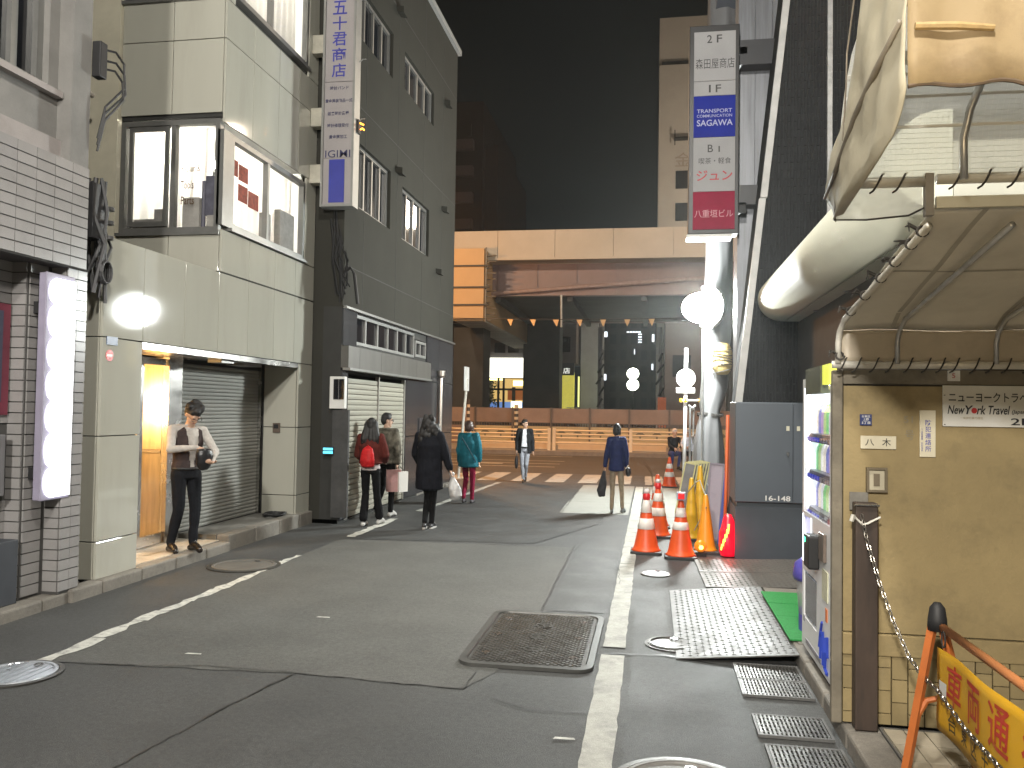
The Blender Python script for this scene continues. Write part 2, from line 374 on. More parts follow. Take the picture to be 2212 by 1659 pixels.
for y0 in(24.9,26.35,27.8,30.6): sheet('painted_stripe',[(-14,y0-.1),(-2.9,y0+.1),(-2.9,y0+.25),(-14,y0+.05)],.0085,paint,fl,.01)
sheet('painted_stripe',[(-5.6,26.0),(-4.7,26.0),(-4.7,26.3),(-5.6,26.3)],.0085,paint,fl)
# small pale flecks on the road
for x,y in((-2.72,6.5),(-3.2,5.35),(-.5,4.4)): 
    sheet_o=sheet('road_fleck',[(x,y),(x+.12,y+.01),(x+.11,y+.035),(x+.01,y+.03)],.009,paint_worn); struc(sheet_o)

# left kerb, stone by stone, then the footway behind it
kl=struct('left_kerb',(-5,9,0)); b=MB(); 
def kerbstone(parent,x0,x1,y0,y1,h,m=kerbm,name='kerb_stone',bev=.018,z0=0):
    b=MB(); j=random.uniform(-.006,.006); b.box(x0,x1+j,y0+.006,y1-.006,z0-.02,h+random.uniform(-.004,.004)); return b.build(name,m,parent,bevel=bev)
y=1.4
while y<6.5: kerbstone(kl,-5.2,-5.0,y,y+.6,.1); y+=.6
for a,c in((6.5,6.92),(6.92,7.52),(7.52,8.12),(8.12,8.72),(8.72,9.25)): kerbstone(kl,-5.12,-4.97,a,c,.115)
for a,c in((9.25,9.95),(9.95,10.65),(10.65,11.3),(11.3,11.75)): kerbstone(kl,-5.16,-5.0,a,c,.19)
for k in range(10): kerbstone(kl,-5.02+.045*k,-4.86+.045*k,12.2+.62*k,12.82+.62*k,.07)
fw=struct('left_footway',(-5.5,9,0))
b=MB(); b.box(-5.6,-5.2,1.4,6.9,-.02,.1).box(-5.7,-5.16,9.25,11.75,-.02,.185).box(-5.2,-4.62,11.76,12.2,-.02,.06); b.build('slab',mat('dirty footway concrete',(.15,.145,.13),.8,var=.2,vs=4,bump=.3,bs=70,stain=.5,sscale=2.5),fw)
warm_tile=mat('cream floor tile',(.55,.5,.42),.35,var=.08,ov=.1)
grout=mat('grout',(.1,.095,.085),.9)
b=MB(); b.box(-5.66,-5.12,7.53,9.25,-.02,.11); b.build('mortar_bed',grout,fw)
tm=MB().box(-.094,.094,-.094,.094,-.004,.012).mesh('floor_tile',warm_tile)
for i in range(3):
    for j in range(9):
        inst('floor_tile',tm,fw,(-5.22-.2*i,7.64+.195*j,.11))
# right kerb, gutter covers and tiled forecourt
kr=struct('right_kerb',(1.1,6,0))
y=1.0
while y<6.3: kerbstone(kr,1.02,1.2,y,y+.6,.1); y+=.6
b=MB(); b.box(1.2,4.2,1.0,4.68,-.02,.1); b.build('mortar_bed',grout,kr)
fc=struct('tiled_forecourt',(1.6,3.5,0))
ctile=mat('worn cream paving tile',(.34,.3,.23),.5,var=.12,vs=9,stain=.45,sscale=5,scol=(.2,.18,.15),ov=.12,bump=.1)
tm=MB().box(-.047,.047,-.098,.098,-.004,.014).mesh('paving_tile',ctile)
for i in range(13):
    for j in range(8):
        inst('paving_tile',tm,fc,(1.255+.1*i,4.52-.203*j+(.0),.1),(0,random.uniform(-.01,.01),0))
# ------------------------------------------------------------------ steel covers in the road
def round_cover(loc,r,m,label,rim=True,kind='bars'):
    t=thing('manhole_cover',label,'manhole cover',loc); x,y,_=loc
    b=MB(); b.lathe((x,y,0),[(r*1.14,.002),(r*1.14,.012),(r*1.02,.014),(r*1.02,.004)],40,False); b.build('frame',iron if rim else kerbm,t)
    b=MB(); b.lathe((x,y,0),[(r,.002),(r,.015),(r*.985,.018),(r*.9,.018),(r*.88,.012),(0.001,.012)],40,False); b.build('lid',m,t)
    b=MB()
    if kind=='bars':
        k=-r*.8
        while k<r*.8:
            h=math.sqrt(max(0,(r*.85)**2-k*k)); b.box(x+k-.012,x+k+.012,y-h,y+h,.012,.0185); k+=.055
    elif kind=='rings':
        for q in(.93,): b.lathe((x,y,0),[(r*q,.018),(r*q,.023),(r*(q-.03),.023),(r*(q-.03),.018)],40,False)
    elif kind=='dots':
        for i in range(-9,10):
            for j in range(-9,10):
                px,py=i*r/10,j*r/10
                if px*px+py*py<(r*.82)**2: b.box(x+px-r*.03,x+px+r*.03,y+py-r*.03,y+py+r*.03,.012,.018)
    o=b.build('raised_pattern',m,t); stuff(o)
    b=MB(); b.lathe((x+r*.15,y+r*.62,0),[(.03,.02),(.03,.026),(.018,.026),(.018,.02)],12,False); b.build('keyhole',chrome,t)
    return t
pale=mat('pale steel lid',(.55,.58,.62),.35,.8,var=.15,rv=.1)
round_cover((-4.0,4.74,0),.24,pale,'bright ribbed round cover at the left edge of the road','manhole','bars')
round_cover((.16,3.95,0),.3,mat('concrete filled lid',(.17,.165,.155),.6,.2,var=.15,bump=.2,stain=.4),'large round cover with a pale ring, nearest the viewer',True,'rings')
round_cover((.06,9.04,0),.14,pale,'small pale round cover in front of the traffic cones',True,'dots')
round_cover((.16,6.35,0),.17,iron,'round cover half hidden under the steel plate',True,'rings')
round_cover((-4.36,8.42,0),.34,mat('dusty lid',(.1,.095,.085),.7,.2,var=.2,bump=.2),'dull round cover in the road before the lit doorway',True,'none')
# big rectangular chamber cover
t=thing('chamber_cover','large rectangular iron cover with a diamond grid, beside the white line','utility cover',(-.83,6.27,0))
ring=lambda x0,x1,y0,y1,r,z:[(cx+r*math.cos(a),cy+r*math.sin(a),z) for cx,cy,s in((x1-r,y0+r,-PI/2),(x1-r,y1-r,0),(x0+r,y1-r,PI/2),(x0+r,y0+r,PI)) for a in[s+PI/2*k/5 for k in range(6)]]
X0,X1,Y0,Y1=-1.3,-.37,5.52,7.03
b=MB(); b.loft([ring(X0,X1,Y0,Y1,.12,.004),ring(X0,X1,Y0,Y1,.12,.028),ring(X0+.045,X1-.045,Y0+.045,Y1-.045,.1,.03),ring(X0+.05,X1-.05,Y0+.05,Y1-.05,.1,.018)],False); b.build('frame',mat('iron cover rim',(.105,.105,.1),.45,.6,var=.2,stain=.5),t)
b=MB(); b.loft([ring(X0+.055,X1-.055,Y0+.055,Y1-.055,.09,.004),ring(X0+.055,X1-.055,Y0+.055,Y1-.055,.09,.02)]); b.build('lid',iron,t)
b=MB(); p=.052; i=0; yy=Y0+.1
while yy<Y1-.08:
    xx=X0+.1+(p/2 if i%2 else 0)
    while xx<X1-.08:
        big=min((xx+.83)**2+(yy-q)**2 for q in(5.95,6.27,6.6))>.075**2
        if big: h=.021; b.add([(xx-h,yy,.02),(xx,yy-h,.02),(xx+h,yy,.02),(xx,yy+h,.02),(xx-h*.8,yy,.026),(xx,yy-h*.8,.026),(xx+h*.8,yy,.026),(xx,yy+h*.8,.026)],[(4,5,6,7),(0,1,5,4),(1,2,6,5),(2,3,7,6),(3,0,4,7)])
        xx+=p
    yy+=p/2; i+=1
stuff(b.build('diamond_tread',iron,t))
for q in(5.95,6.27,6.6):
    b=MB(); b.lathe((-.83,q,0),[(.07,.02),(.07,.027),(.055,.027),(.055,.022),(.001,.022)],20,False).box(-.87,-.79,q-.006,q+.006,.021,.028).box(-.836,-.824,q-.04,q+.04,.021,.0275); b.build('emblem',iron,t)
for x in(-1.14,-.52):
    for y in(5.78,6.27,6.75):
        b=MB(); b.box(x-.03,x+.03,y-.008,y+.008,.02,.033).box(x-.008,x+.008,y-.035,y+.035,.02,.032); b.build('lifting_slot',chrome,t)
# checker plates bridging the kerb
def plate(x0,x1,y0,y1,z0,z1,label,m,tread=True,skew=0):
    t=thing('steel_plate',label,'steel plate',((x0+x1)/2,(y0+y1)/2,0))
    def P(u,v,dz=0): return (x0+(x1-x0)*u+skew*v,y0+(y1-y0)*v,z0+(z1-z0)*u+dz)
    b=MB(); b.loft([[P(0,0),P(1,0),P(1,1),P(0,1)],[P(0,0,.008),P(1,0,.008),P(1,1,.008),P(0,1,.008)]]); b.build('sheet',m,t)
    b=MB(); nx=int((x1-x0)/.05); ny=int((y1-y0)/.05)
    for i in range(1,nx):
        for j in range(1,ny):
            c=V(P(i/nx,j/ny,.008)); a=(.022,.006) if (i+j)%2 else (.006,.022)
            b.add([c+V((-a[0],0,0)),c+V((0,-a[1],0)),c+V((a[0],0,0)),c+V((0,a[1],0)),c+V((0,0,.006))],[(0,1,4),(1,2,4),(2,3,4),(3,0,4)])
    stuff(b.build('tread',m,t)); return t
plate(.19,1.04,5.98,8.22,.006,.085,'bright wet-looking chequer plate in front of the vending machine',steel)
plate(.55,1.75,8.45,9.2,.01,.06,'dull chequer plate beyond the green mat, nearest the recycling bin',mat('dull steel',(.10,.096,.088),.55,0,spec=.1,var=.2,rv=.12,stain=.6,scol=(.12,.11,.1)),skew=-.02)
plate(.53,1.75,9.22,10.0,.012,.06,'dull chequer plate at the foot of the grey switch cabinet',MATS['dull steel'],skew=-.02)
# gutter gratings
def grate(x0,x1,y0,y1,label):
    t=thing('gutter_grating',label,'drain grating',((x0+x1)/2,(y0+y1)/2,0))
    b=MB(); f=.014; b.box(x0,x1,y0,y0+f,.004,.02).box(x0,x1,y1-f,y1,.004,.02).box(x0,x0+f,y0+f,y1-f,.004,.02).box(x1-f,x1,y0+f,y1-f,.004,.02); b.build('frame',steel,t)
    b=MB(); b.box(x0+f,x1-f,y0+f,y1-f,.004,.008); b.build('bed',blackm,t)
    n=int((x1-x0)/.022); me=MB().box(-.006,.006,-(y1-y0)/2+f,(y1-y0)/2-f,0,.011).mesh('bar',iron)
    for k in range(1,n): inst('bar',me,t,(x0+(x1-x0)*k/n,(y0+y1)/2,.008))
    b=MB()
    for k in range(1,6): yy=y0+(y1-y0)*k/6; b.box(x0+f,x1-f,yy-.004,yy+.004,.006,.0178)
    b.build('cross_bars',iron,t)
grate(.57,1.0,5.62,5.95,'gutter grating touching the bright chequer plate')
grate(.57,1.0,5.3,5.61,'gutter grating beside the ragged asphalt edge, second from the chequer plate')
grate(.585,.98,4.66,4.98,'gutter grating by the forecourt corner, third from the chequer plate')
grate(.6,.99,4.2,4.54,'gutter grating nearest the viewer, beside the pale ringed cover')
# green mat
t=thing('rubber_mat','green mat on the ledge beside the vending machine','mat',(1.2,7,0))
gm=mat('green artificial turf',(.025,.23,.055),.9,var=.25,vs=60,bump=.6,bs=300)
b=MB(); b.box(1.05,1.7,6.2,8.1,0,.11); struc(b.build('ledge',kerbm))
b=MB(); b.box(1.0,1.5,6.25,6.95,.112,.125).box(1.0,1.5,6.96,7.4,.112,.124).box(1.0,1.5,7.41,7.86,.112,.126); b.build('mat_sheet',gm,t,bevel=.003)

# ================================================================== BUILDING WITH PALE PANELS (left, centre)
panel=mat('pale grey-green enamel panel',(.41,.405,.35),.04,var=.045,vs=1.2,stain=.42,sscale=1.3,aniso=(1.7,1.7,.28),scol=(.31,.30,.25),coat=0,ov=.035)
joint=mat('panel joint',(.03,.03,.028),.8)
stain_steel=mat('stainless steel',(.55,.54,.52),.24,1,var=.1,rv=.06)
B=thing('panelled_building','office building clad in pale panels with a lit corner window and a glowing doorway','building',(-6,9.3,0))
FX=-5.05
b=MB()
# bearing structure behind the panels
b.box(-9,FX-.03,6.94,7.50,.0,3.29).box(-9,FX-.03,11.28,11.70,0,3.29).box(-9,FX-.03,7.50,11.28,2.40,3.29)
b.box(-9,-8,7.5,11.28,0,2.4).box(-8,-5.66,9.26,11.28,.0,.18)
b.box(-6.40,FX-.03,9.03,11.70,3.29,3.80).box(-6.40,FX-.03,9.03,11.70,5.2,6.66).box(-9,-6.42,9.06,11.7,3.29,10).box(-6.42,-5.08,9.03,11.7,8.4,10)
b.box(-9,-6.42,7.0,9.06,3.29,3.30)
b.build('core',joint,B)
def pan(pts_axis,p,u0,u1,z0,z1,g=.005,th=.028,m=panel):
    b=MB()
    if pts_axis=='x': b.box(p-th,p,u0+g,u1-g,z0+g,z1-g)
    else: b.box(u0+g,u1-g,p,p+th,z0+g,z1-g)
    return b.build('facade_panel',m,B,bevel=.003)
ys=[6.91,7.53,8.27,8.98,9.70,10.42,11.07,11.72]
for a,c in zip(ys[1:],ys[2:]): pan('x',FX,a,c,2.37,3.32)
pan('x',FX,6.91,7.53,2.37,3.32)
for z0,z1 in((1.44,2.37),(.46,1.44),(.11,.46)):
    pan('x',FX,6.91,7.53,z0,z1); pan('x',FX,11.25,11.72,z0,z1)
    pan('y',6.91,-5.5,FX-.03,z0,z1)                                    # near end wall, facing the viewer
    pan('y',11.25,-5.58,FX-.03,z0,z1)                                  # reveal of the right pier
pan('y',6.91,-5.5,FX-.03,2.37,3.32)
# upper storeys: front faces the viewer, side faces the street
for u0,u1 in((-6.42,-5.74),(-5.74,FX-.03)):
    for z0,z1 in((3.33,3.79),(5.24,6.14),(6.14,7.6),(7.6,9)): pan('y',9.0,u0,u1,z0,z1)
for a,c in zip((9.0,9.7,10.42,11.07),(9.7,10.42,11.07,11.72)):
    for z0,z1 in((3.33,3.84),(5.12,6.14),(6.14,6.62),(8.4,9.3)): pan('x',FX,a,c,z0,z1)
pan('x',FX,11.36,11.72,3.84,5.12); pan('x',FX,11.36,11.72,6.62,8.4); pan('x',FX,9.0,9.2,6.62,8.4)
# left of the bay: set-back stair wall
b=MB(); b.box(-9,-6.43,8.96,9.04,3.3,9); b.build('stair_wall',mat('cream render',(.5,.47,.37),.8,var=.08,stain=.2,sscale=1),B)
# bay window frames
bayroom=mat('white room wall',(.8,.79,.75),.8,var=.03)
def slot(z0,z1,lettered):
    w=window(B,'y',9.0,-1,-6.40,-5.10,z0-.02,z1+.14,2,alu,clear,.06,.08,True,bars=[-5.71])
    b=MB(); b.box(-6.30,-5.78,9.015,9.05,z0+.06,z0+.12).box(-6.30,-5.78,9.015,9.05,z1+.02,z1+.08).box(-6.30,-6.25,9.015,9.05,z0+.12,z1+.02).box(-5.83,-5.78,9.015,9.05,z0+.12,z1+.02); b.build('sash',alu,w)
    w2=window(B,'x',FX,1,9.2,11.34,z0+.06,z1+.0,2,alu,clear,.06,.08,True,bars=[10.19])
    b=MB(); b.box(FX-.08,FX,9.0,9.2,z0+.06,z1+.01); b.build('corner_post',alu,w2)
    # lit room behind the glass
    b=MB(); b.box(-8,-7.95,9.1,11.6,z0-.05,z1+.3).box(-8,-5.15,11.4,11.46,z0-.05,z1+.3).box(-8,-5.12,9.1,11.4,z1+.16,z1+.2).box(-8,-5.12,9.1,11.4,z0-.06,z0-.03); b.build('room',bayroom,B)
    b=MB(); b.box(-6.9,-5.6,9.5,9.62,z1+.1,z1+.15).box(-6.9,-5.6,10.7,10.82,z1+.1,z1+.15); b.build('ceiling_light',emat('fluorescent tube light',(1,.97,.9),125) if 'fluorescent tube light' not in MATS else MATS['fluorescent tube light'],B)
    # pleated curtains, lit through from behind
    for ax,p,a,c in(('y',9.2,-6.38,-5.3),('x',FX-.2,9.3,11.3)):
        b=MB(); n=int((c-a)/.03)
        def f(u,v):
            q=a+(c-a)*u; d=.02*math.sin(u*n*1.05)+.012*noise.noise(V((u*9,v*2,1)))
            return (q,p+d,z0+.05+(z1-z0+.05)*v) if ax=='y' else (p+d,q,z0+.05+(z1-z0+.05)*v)
        b.grid(f,n*2,6); b.build('curtain',MATS['lit curtain'],B,smooth=True)
    return w,w2
lc=bpy.data.materials.new('translucent curtain'); lc.use_nodes=True; n_=lc.node_tree; n_.nodes.clear(); MATS['lit curtain']=lc
c1=n_.nodes.new('ShaderNodeBsdfTranslucent'); c2=n_.nodes.new('ShaderNodeBsdfDiffuse'); c3=n_.nodes.new('ShaderNodeMixShader'); c4=n_.nodes.new('ShaderNodeOutputMaterial')
c1.inputs[0].default_value=(.9,.87,.8,1); c2.inputs[0].default_value=(.8,.77,.7,1); c3.inputs[0].default_value=.35; n_.links.new(c1.outputs[0],c3.inputs[1]); n_.links.new(c2.outputs[0],c3.inputs[2]); n_.links.new(c3.outputs[0],c4.inputs[0])
w,w2=slot(3.83,5.03,True)
lettering(w,[('Repair &',.045,.66,.25,.11,.012),('Tools',.04,.48,.17,.10,.012),('Parts',.05,.29,.17,.10,.012)],mat('brown vinyl',(.10,.06,.03),.6),(-5.66,9.035,3.86),(1,0,0),(0,0,1))
# red poster sheets stuck inside the side window, stock standing on its sill
redp=mat('red poster paper',(.3,.05,.02),.7,var=.5,vs=26)
wh=mat('poster gap',(.75,.73,.7),.7)
b=MB(); 
for k,(a,c,z0,z1) in enumerate(((9.29,9.52,4.60,4.80),(9.54,9.78,4.58,4.78),(9.54,9.78,4.32,4.53),(9.80,10.08,4.30,4.51))): b.box(FX-.095,FX-.09,a,c,z0,z1)
b.build('poster',redp,w2)
box_g=mat('stock carton',(.3,.29,.27),.8,var=.2,vs=7); box_d=mat('dark stock',(.09,.09,.12),.6,var=.3,vs=9)
b=MB(); b.box(-5.62,-5.40,9.09,9.16,3.84,4.25).box(-5.28,-5.12,9.06,9.15,3.84,4.02); b.box(-6.28,-6.0,9.1,9.17,3.84,4.0).box(-6.0,-5.86,9.1,9.17,3.84,4.12); b.build('stock_boxes',box_g,w)
b=MB(); b.box(-5.31,-5.17,9.07,9.16,4.02,4.5).tube([(-5.36,9.12,3.84),(-5.36,9.12,4.45)],.025); b.build('stock_roll',box_d,w)
b=MB(); b.box(FX-.19,FX-.1,10.3,10.46,3.9,4.35).box(FX-.19,FX-.1,10.75,11.2,3.9,4.5).box(FX-.19,FX-.1,9.3,9.5,3.9,4.0); b.build('stock_boxes',box_g,w2)
slot(6.68,8.2,False)
# outside stair rail on the lower roof
t=thing('roof_railing','pale roof railing behind the black junction box','railing',(-6.6,8.2,3.3))
b=MB(); b.tube([(-6.50,8.6,5.35),(-6.62,7.2,5.62)],.03); 
for k in range(9): 
    q=k/8; b.box(-6.56-.0,-6.50,8.5-1.2*q-.02,8.5-1.2*q+.02,3.31,5.36+.22*q)
b.build('rail',mat('old railing paint',(.35,.32,.28),.6,var=.2),t)
# header soffit, doorway
b=MB(); b.box(-5.62,FX-.005,7.54,11.24,2.30,2.365); b.build('door_header',stain_steel,B)
b=MB(); b.box(-5.3,-5.12,9.2,9.5,2.26,2.298); b.build('soffit_fitting',alu,B)
b=MB(); b.box(-5.5,-5.25,10.0,10.5,2.27,2.298); b.build('soffit_fitting',alu,B)
D=MB(); D.box(-5.68,-5.60,8.88,9.16,.12,2.3); D.build('door_post',stain_steel,B)
warm_wall=mat('warm lobby wall',(.62,.52,.36),.5,var=.08,vs=2,aniso=(6,6,.7)); wood=mat('lobby wood panel',(.42,.29,.15),.4,var=.25,vs=4,aniso=(9,9,.5))
b=MB(); b.box(-8,-7.95,7.54,11.2,.1,2.35).box(-7.95,-5.7,7.50,7.54,.1,2.35).box(-7.95,-5.72,8.98,9.02,.1,2.30); b.build('lobby_wall',warm_wall,B)
b=MB(); b.box(-7.95,-5.62,7.54,9.0,.0,.118); b.build('lobby_floor',warm_tile,B)
b=MB(); b.box(-7.95,-5.62,7.54,9.0,2.36,2.4); b.build('lobby_ceiling',bayroom,B)
b=MB(); b.box(-7.1,-7.0,8.0,8.5,.12,1.5).box(-7.94,-7.9,7.7,8.2,1.2,2.1).box(-7.9,-6.2,8.94,8.975,.12,1.2); b.build('lobby_fitting',wood,B)
b=MB(); b.box(-6.62,-6.35,8.962,8.978,1.52,2.02); b.build('notice_frame',wood,B)
b=MB(); b.box(-6.34,-6.27,8.962,8.978,1.50,1.92); b.build('notice',mat('notice paper',(.8,.78,.7),.7),B)
b=MB(); b.box(-7.9,-5.74,8.955,8.979,1.17,1.20); b.build('hand_rail',stain_steel,B)
b=MB(); b.box(-6.12,-6.085,8.94,8.979,.12,2.3); b.build('lift_door_gap',dark,B)
for a,c in((-6.08,-5.74),(-6.25,-6.13)):
    for z0,z1 in((.14,1.16),(1.21,1.62),(1.625,1.86),(1.865,2.28)): b=MB(); b.box(a,c,8.968,8.979,z0,z1); b.build('steel_panel',mat('brushed lobby steel',(.62,.55,.42),.3,.85,var=.2,vs=3,aniso=(8,8,.6),ov=.25) if 'brushed lobby steel' not in MATS else MATS['brushed lobby steel'],B)
b=MB(); b.box(-6.9,-6.7,7.9,8.7,2.33,2.358); b.build('lobby_lamp',emat('warm lobby lamp',(1,.66,.27),7),B)
lamp('lobby_light','POINT',(-6.35,8.0,1.75),110,(1,.60,.23),.25)
b=MB(); b.box(-5.66,-5.635,7.56,8.22,.13,2.28); b.build('door_leaf',clear,B,label='glass door leaf of the lit lobby')
b=MB(); b.box(-5.67,-5.63,8.22,8.30,.13,2.28).box(-5.67,-5.63,8.34,8.44,.13,2.28).box(-5.67,-5.63,7.55,8.22,.13,.3).box(-5.67,-5.63,7.55,8.22,2.2,2.28).box(-5.67,-5.63,8.44,8.86,2.2,2.28).box(-5.67,-5.63,8.44,8.86,.13,.25); b.build('door_frame',stain_steel,B)
b=MB(); b.box(-5.66,-5.635,8.44,8.87,.25,2.2); b.build('door_leaf',clear,B)
b=MB(); b.box(-5.63,-5.615,8.20,8.24,.8,1.5); b.build('door_handle',chrome,B)
# roller shutter, slat by slat
shut=mat('grey shutter slat',(.27,.27,.245),.7,0,var=.08,vs=2,ov=.05,stain=.15)
b=MB(); b.box(-5.68,-5.66,9.16,11.25,.18,2.3); b.build('shutter_backing',joint,B)
me=MB().prism([(.0,-.024),(.012,-.018),(.016,0),(.012,.018),(.0,.024)],'y',-1.04,1.04).mesh('shutter_slat',shut)
me2=MB().prism([(.0,-.024),(.012,-.018),(.016,0),(.012,.018),(.0,.024)],'y',-1.04,1.04)
for k in range(42): inst('shutter_slat',me,B,(-5.658,10.205,.22+k*.049))
b=MB(); b.box(-5.68,-5.6,11.2,11.245,.18,2.3); b.build('shutter_rail',stain_steel,B)
# plates and stickers on the near pier, intercom in the reveal
t=thing('address_plate','small dark blue plate above the red round sticker on the pale pier','plate',(FX,7.03,2.34))
b=MB(); b.box(FX,FX+.006,6.97,7.13,2.30,2.38); b.build('plate',mat('blue enamel',(.05,.08,.16),.4),t)
t=thing('no_entry_sticker','small round red sticker with a white bar on the pale pier','sticker',(FX,7.02,2.2))
b=MB(); b.loft([[(FX+.001,7.02+.055*math.cos(a),2.2+.055*math.sin(a)) for a in[2*PI*k/28 for k in range(28)]],[(FX+.004,7.02+.055*math.cos(a),2.2+.055*math.sin(a)) for a in[2*PI*k/28 for k in range(28)]]]); b.build('disc',mat('red sticker',(.55,.03,.02),.4),t)
b=MB(); b.box(FX+.004,FX+.006,6.98,7.06,2.19,2.21); b.build('bar',whitep,t)
t=thing('intercom','small brown intercom box on the pier right of the shutter','intercom',(-5.36,11.25,1.4))
b=MB(); b.box(-5.42,-5.31,11.222,11.249,1.36,1.50); b.build('case',mat('brown plastic',(.12,.09,.07),.5),t,bevel=.005)
b=MB(); b.box(-5.40,-5.33,11.216,11.221,1.42,1.48); b.build('speaker_grille',blackm,t)
# coil of cable on the step
t=thing('cable_coil','flat coil of black cable on the step below the intercom','cable',(-5.25,11.05,.2))
b=MB()
for k in range(4): b.tube([(-5.25+.11*math.cos(a)*(1+.1*k),11.0+.15*math.sin(a)*(1+.12*k),.2+.008*k+.006*math.sin(3*a)) for a in[2*PI*q/24 for q in range(25)]],.012,6)
b.build('loops',blackm,t)

# ================================================================== BUILDING WITH WHITE TILES (far left)
A=thing('white_tiled_building','old building with long white tiles, cut by the left edge of the picture','building',(-5.6,5,0))
plaster=mat('grey plaster',(.19,.185,.175),.8,var=.12,vs=3,stain=.55,sscale=2.2,scol=(.12,.115,.11),bump=.2,bs=40)
plaster_p=mat('pinkish plaster',(.30,.275,.265),.8,var=.12,vs=4,stain=.5,sscale=3,scol=(.2,.18,.17))
mort=mat('dark mortar',(.07,.068,.065),.9)
tilem=mat('glazed white tile',(.27,.262,.258),.22,var=.06,vs=3,ov=.07,coat=.2,stain=.2,sscale=4)
b=MB()
b.box(-8,-5.31,1,6.60,0,2.92)                                   # lower storey
b.box(-8,-5.165,6.10,6.62,.1,2.92).box(-5.165,-5.015,6.38,6.62,.1,2.92) # two stepped piers
b.box(-8,-4.985,1,6.575,2.92,3.83)                              # projecting band
b.build('core',mort,A)
b=MB(); cells(b,'x',-5.5,-5.2,1,6.68,3.83,9,[(3.0,6.30,4.48,7)]); b.box(-5.2,-5.06,6.42,6.66,3.83,9); b.build('wall',plaster,A)
b=MB(); b.box(-5.2,-5.15,1,6.45,3.88,4.05).box(-5.2,-5.13,2.9,6.40,4.42,4.475); b.build('ledge',plaster_p,A)
window(A,'x',-5.26,1,3.0,6.30,4.48,7,3,alu,dark_glass,.07,.1,False,room=dark,bars=[4.6,5.98])
tl=MB().box(-.102,.102,-.0,.008,-.0405,.0405).mesh('wall_tile',tilem)      # faces -? thin along y
tlx=MB().box(0,.012,-.102,.102,-.0405,.0405).mesh('wall_tile',tilem)       # street-facing tile
tls=MB().box(0,.012,-.06,.06,-.0405,.0405).mesh('wall_tile',tilem)
tly=MB().box(-.068,.068,-.012,0,-.0405,.0405).mesh('wall_tile',tilem)      # viewer-facing tile
n=0
for k in range(10):
    z=2.975+k*.091
    for j in range(9):
        y=6.46-j*.211
        inst('wall_tile',tlx,A,(-4.985,y,z)); n+=1
for k in range(31):
    z=.165+k*.0905
    if z>2.9: break
    inst('wall_tile',tlx,A,(-5.165,6.22,z))
    inst('wall_tile',tls,A,(-5.015,6.56,z)); inst('wall_tile',tls,A,(-5.015,6.435,z)); 
    inst('wall_tile',tly,A,(-5.09,6.38,z)); inst('wall_tile',tly,A,(-5.238,6.10,z))
    if z>2.62 or z<.62 and False: pass
for k in range(31):
    z=.165+k*.0905
    if z>2.9: break
    for y in(5.98,5.77):
        if (1.62<z<2.55) or (.95<z<1.55) : continue
        if n<200: inst('wall_tile',tlx,A,(-5.31,y,z)); n+=1
t=thing('wall_poster','dark red and blue poster panel on the white tiles left of the lit sign','poster',(-5.3,5.9,2.1))
b=MB(); b.box(-5.3,-5.28,4.6,6.06,1.64,2.56); b.build('backing',mat('dark red board',(.16,.03,.05),.5,var=.3,vs=2),t)
b=MB(); b.box(-5.279,-5.276,4.7,5.98,1.75,2.5); b.build('print',mat('blue grey print',(.06,.065,.10),.4,var=.3,vs=3),t)
t=thing('mail_box','grey wall cabinet under the dark red poster','cabinet',(-5.3,5.7,1.2))
b=MB(); b.box(-5.31,-5.2,4.9,5.96,.98,1.48); b.build('case',mat('grey cabinet paint',(.2,.2,.21),.5,var=.1,aniso=(1,8,.5)),t,bevel=.006)
b=MB(); b.box(-5.2,-5.195,5.0,5.9,1.38,1.44); b.build('flap',alu_light,t)
t=thing('planter_box','dark grey box standing at the foot of the tiled wall','box',(-5.2,5.6,.1))
b=MB(); b.box(-5.3,-5.12,4.6,6.04,.1,.62); b.build('case',mat('dark slate panel',(.035,.04,.05),.6,var=.15),t,bevel=.006)
# lit sign box with seven scallops along one edge
t=thing('lit_sign_box','glaring white light box with a scalloped edge on the tiled wall','illuminated sign',(-4.95,6.1,1.9))
b=MB(); b.box(-5.16,-5.075,6.16,6.30,1.1,1.2).box(-5.16,-5.075,6.16,6.30,2.5,2.6); b.build('bracket',blackm,t)
b=MB(); b.box(-5.075,-5.01,6.12,6.372,.93,2.84).box(-5.01,-4.996,6.11,6.46,.925,2.845); b.build('case',mat('lavender sign case',(.27,.25,.33),.5),t,bevel=.01)
zs=[.95,1.2,1.49,1.76,2.03,2.3,2.58,2.8]; poly=[(6.445,.955),(6.445,2.8)]
for a,c in zip(zs[::-1],zs[-2::-1]):
    for k in range(9):
        q=k/8; poly.append((6.20-.06*math.sin(PI*q)**.6 if 0<q<1 else 6.215,a+(c-a)*q))
b=MB(); b.prism(poly,'x',-4.994,-4.98); b.build('lit_face',emat('sign face',(.95,.97,1),7),t)
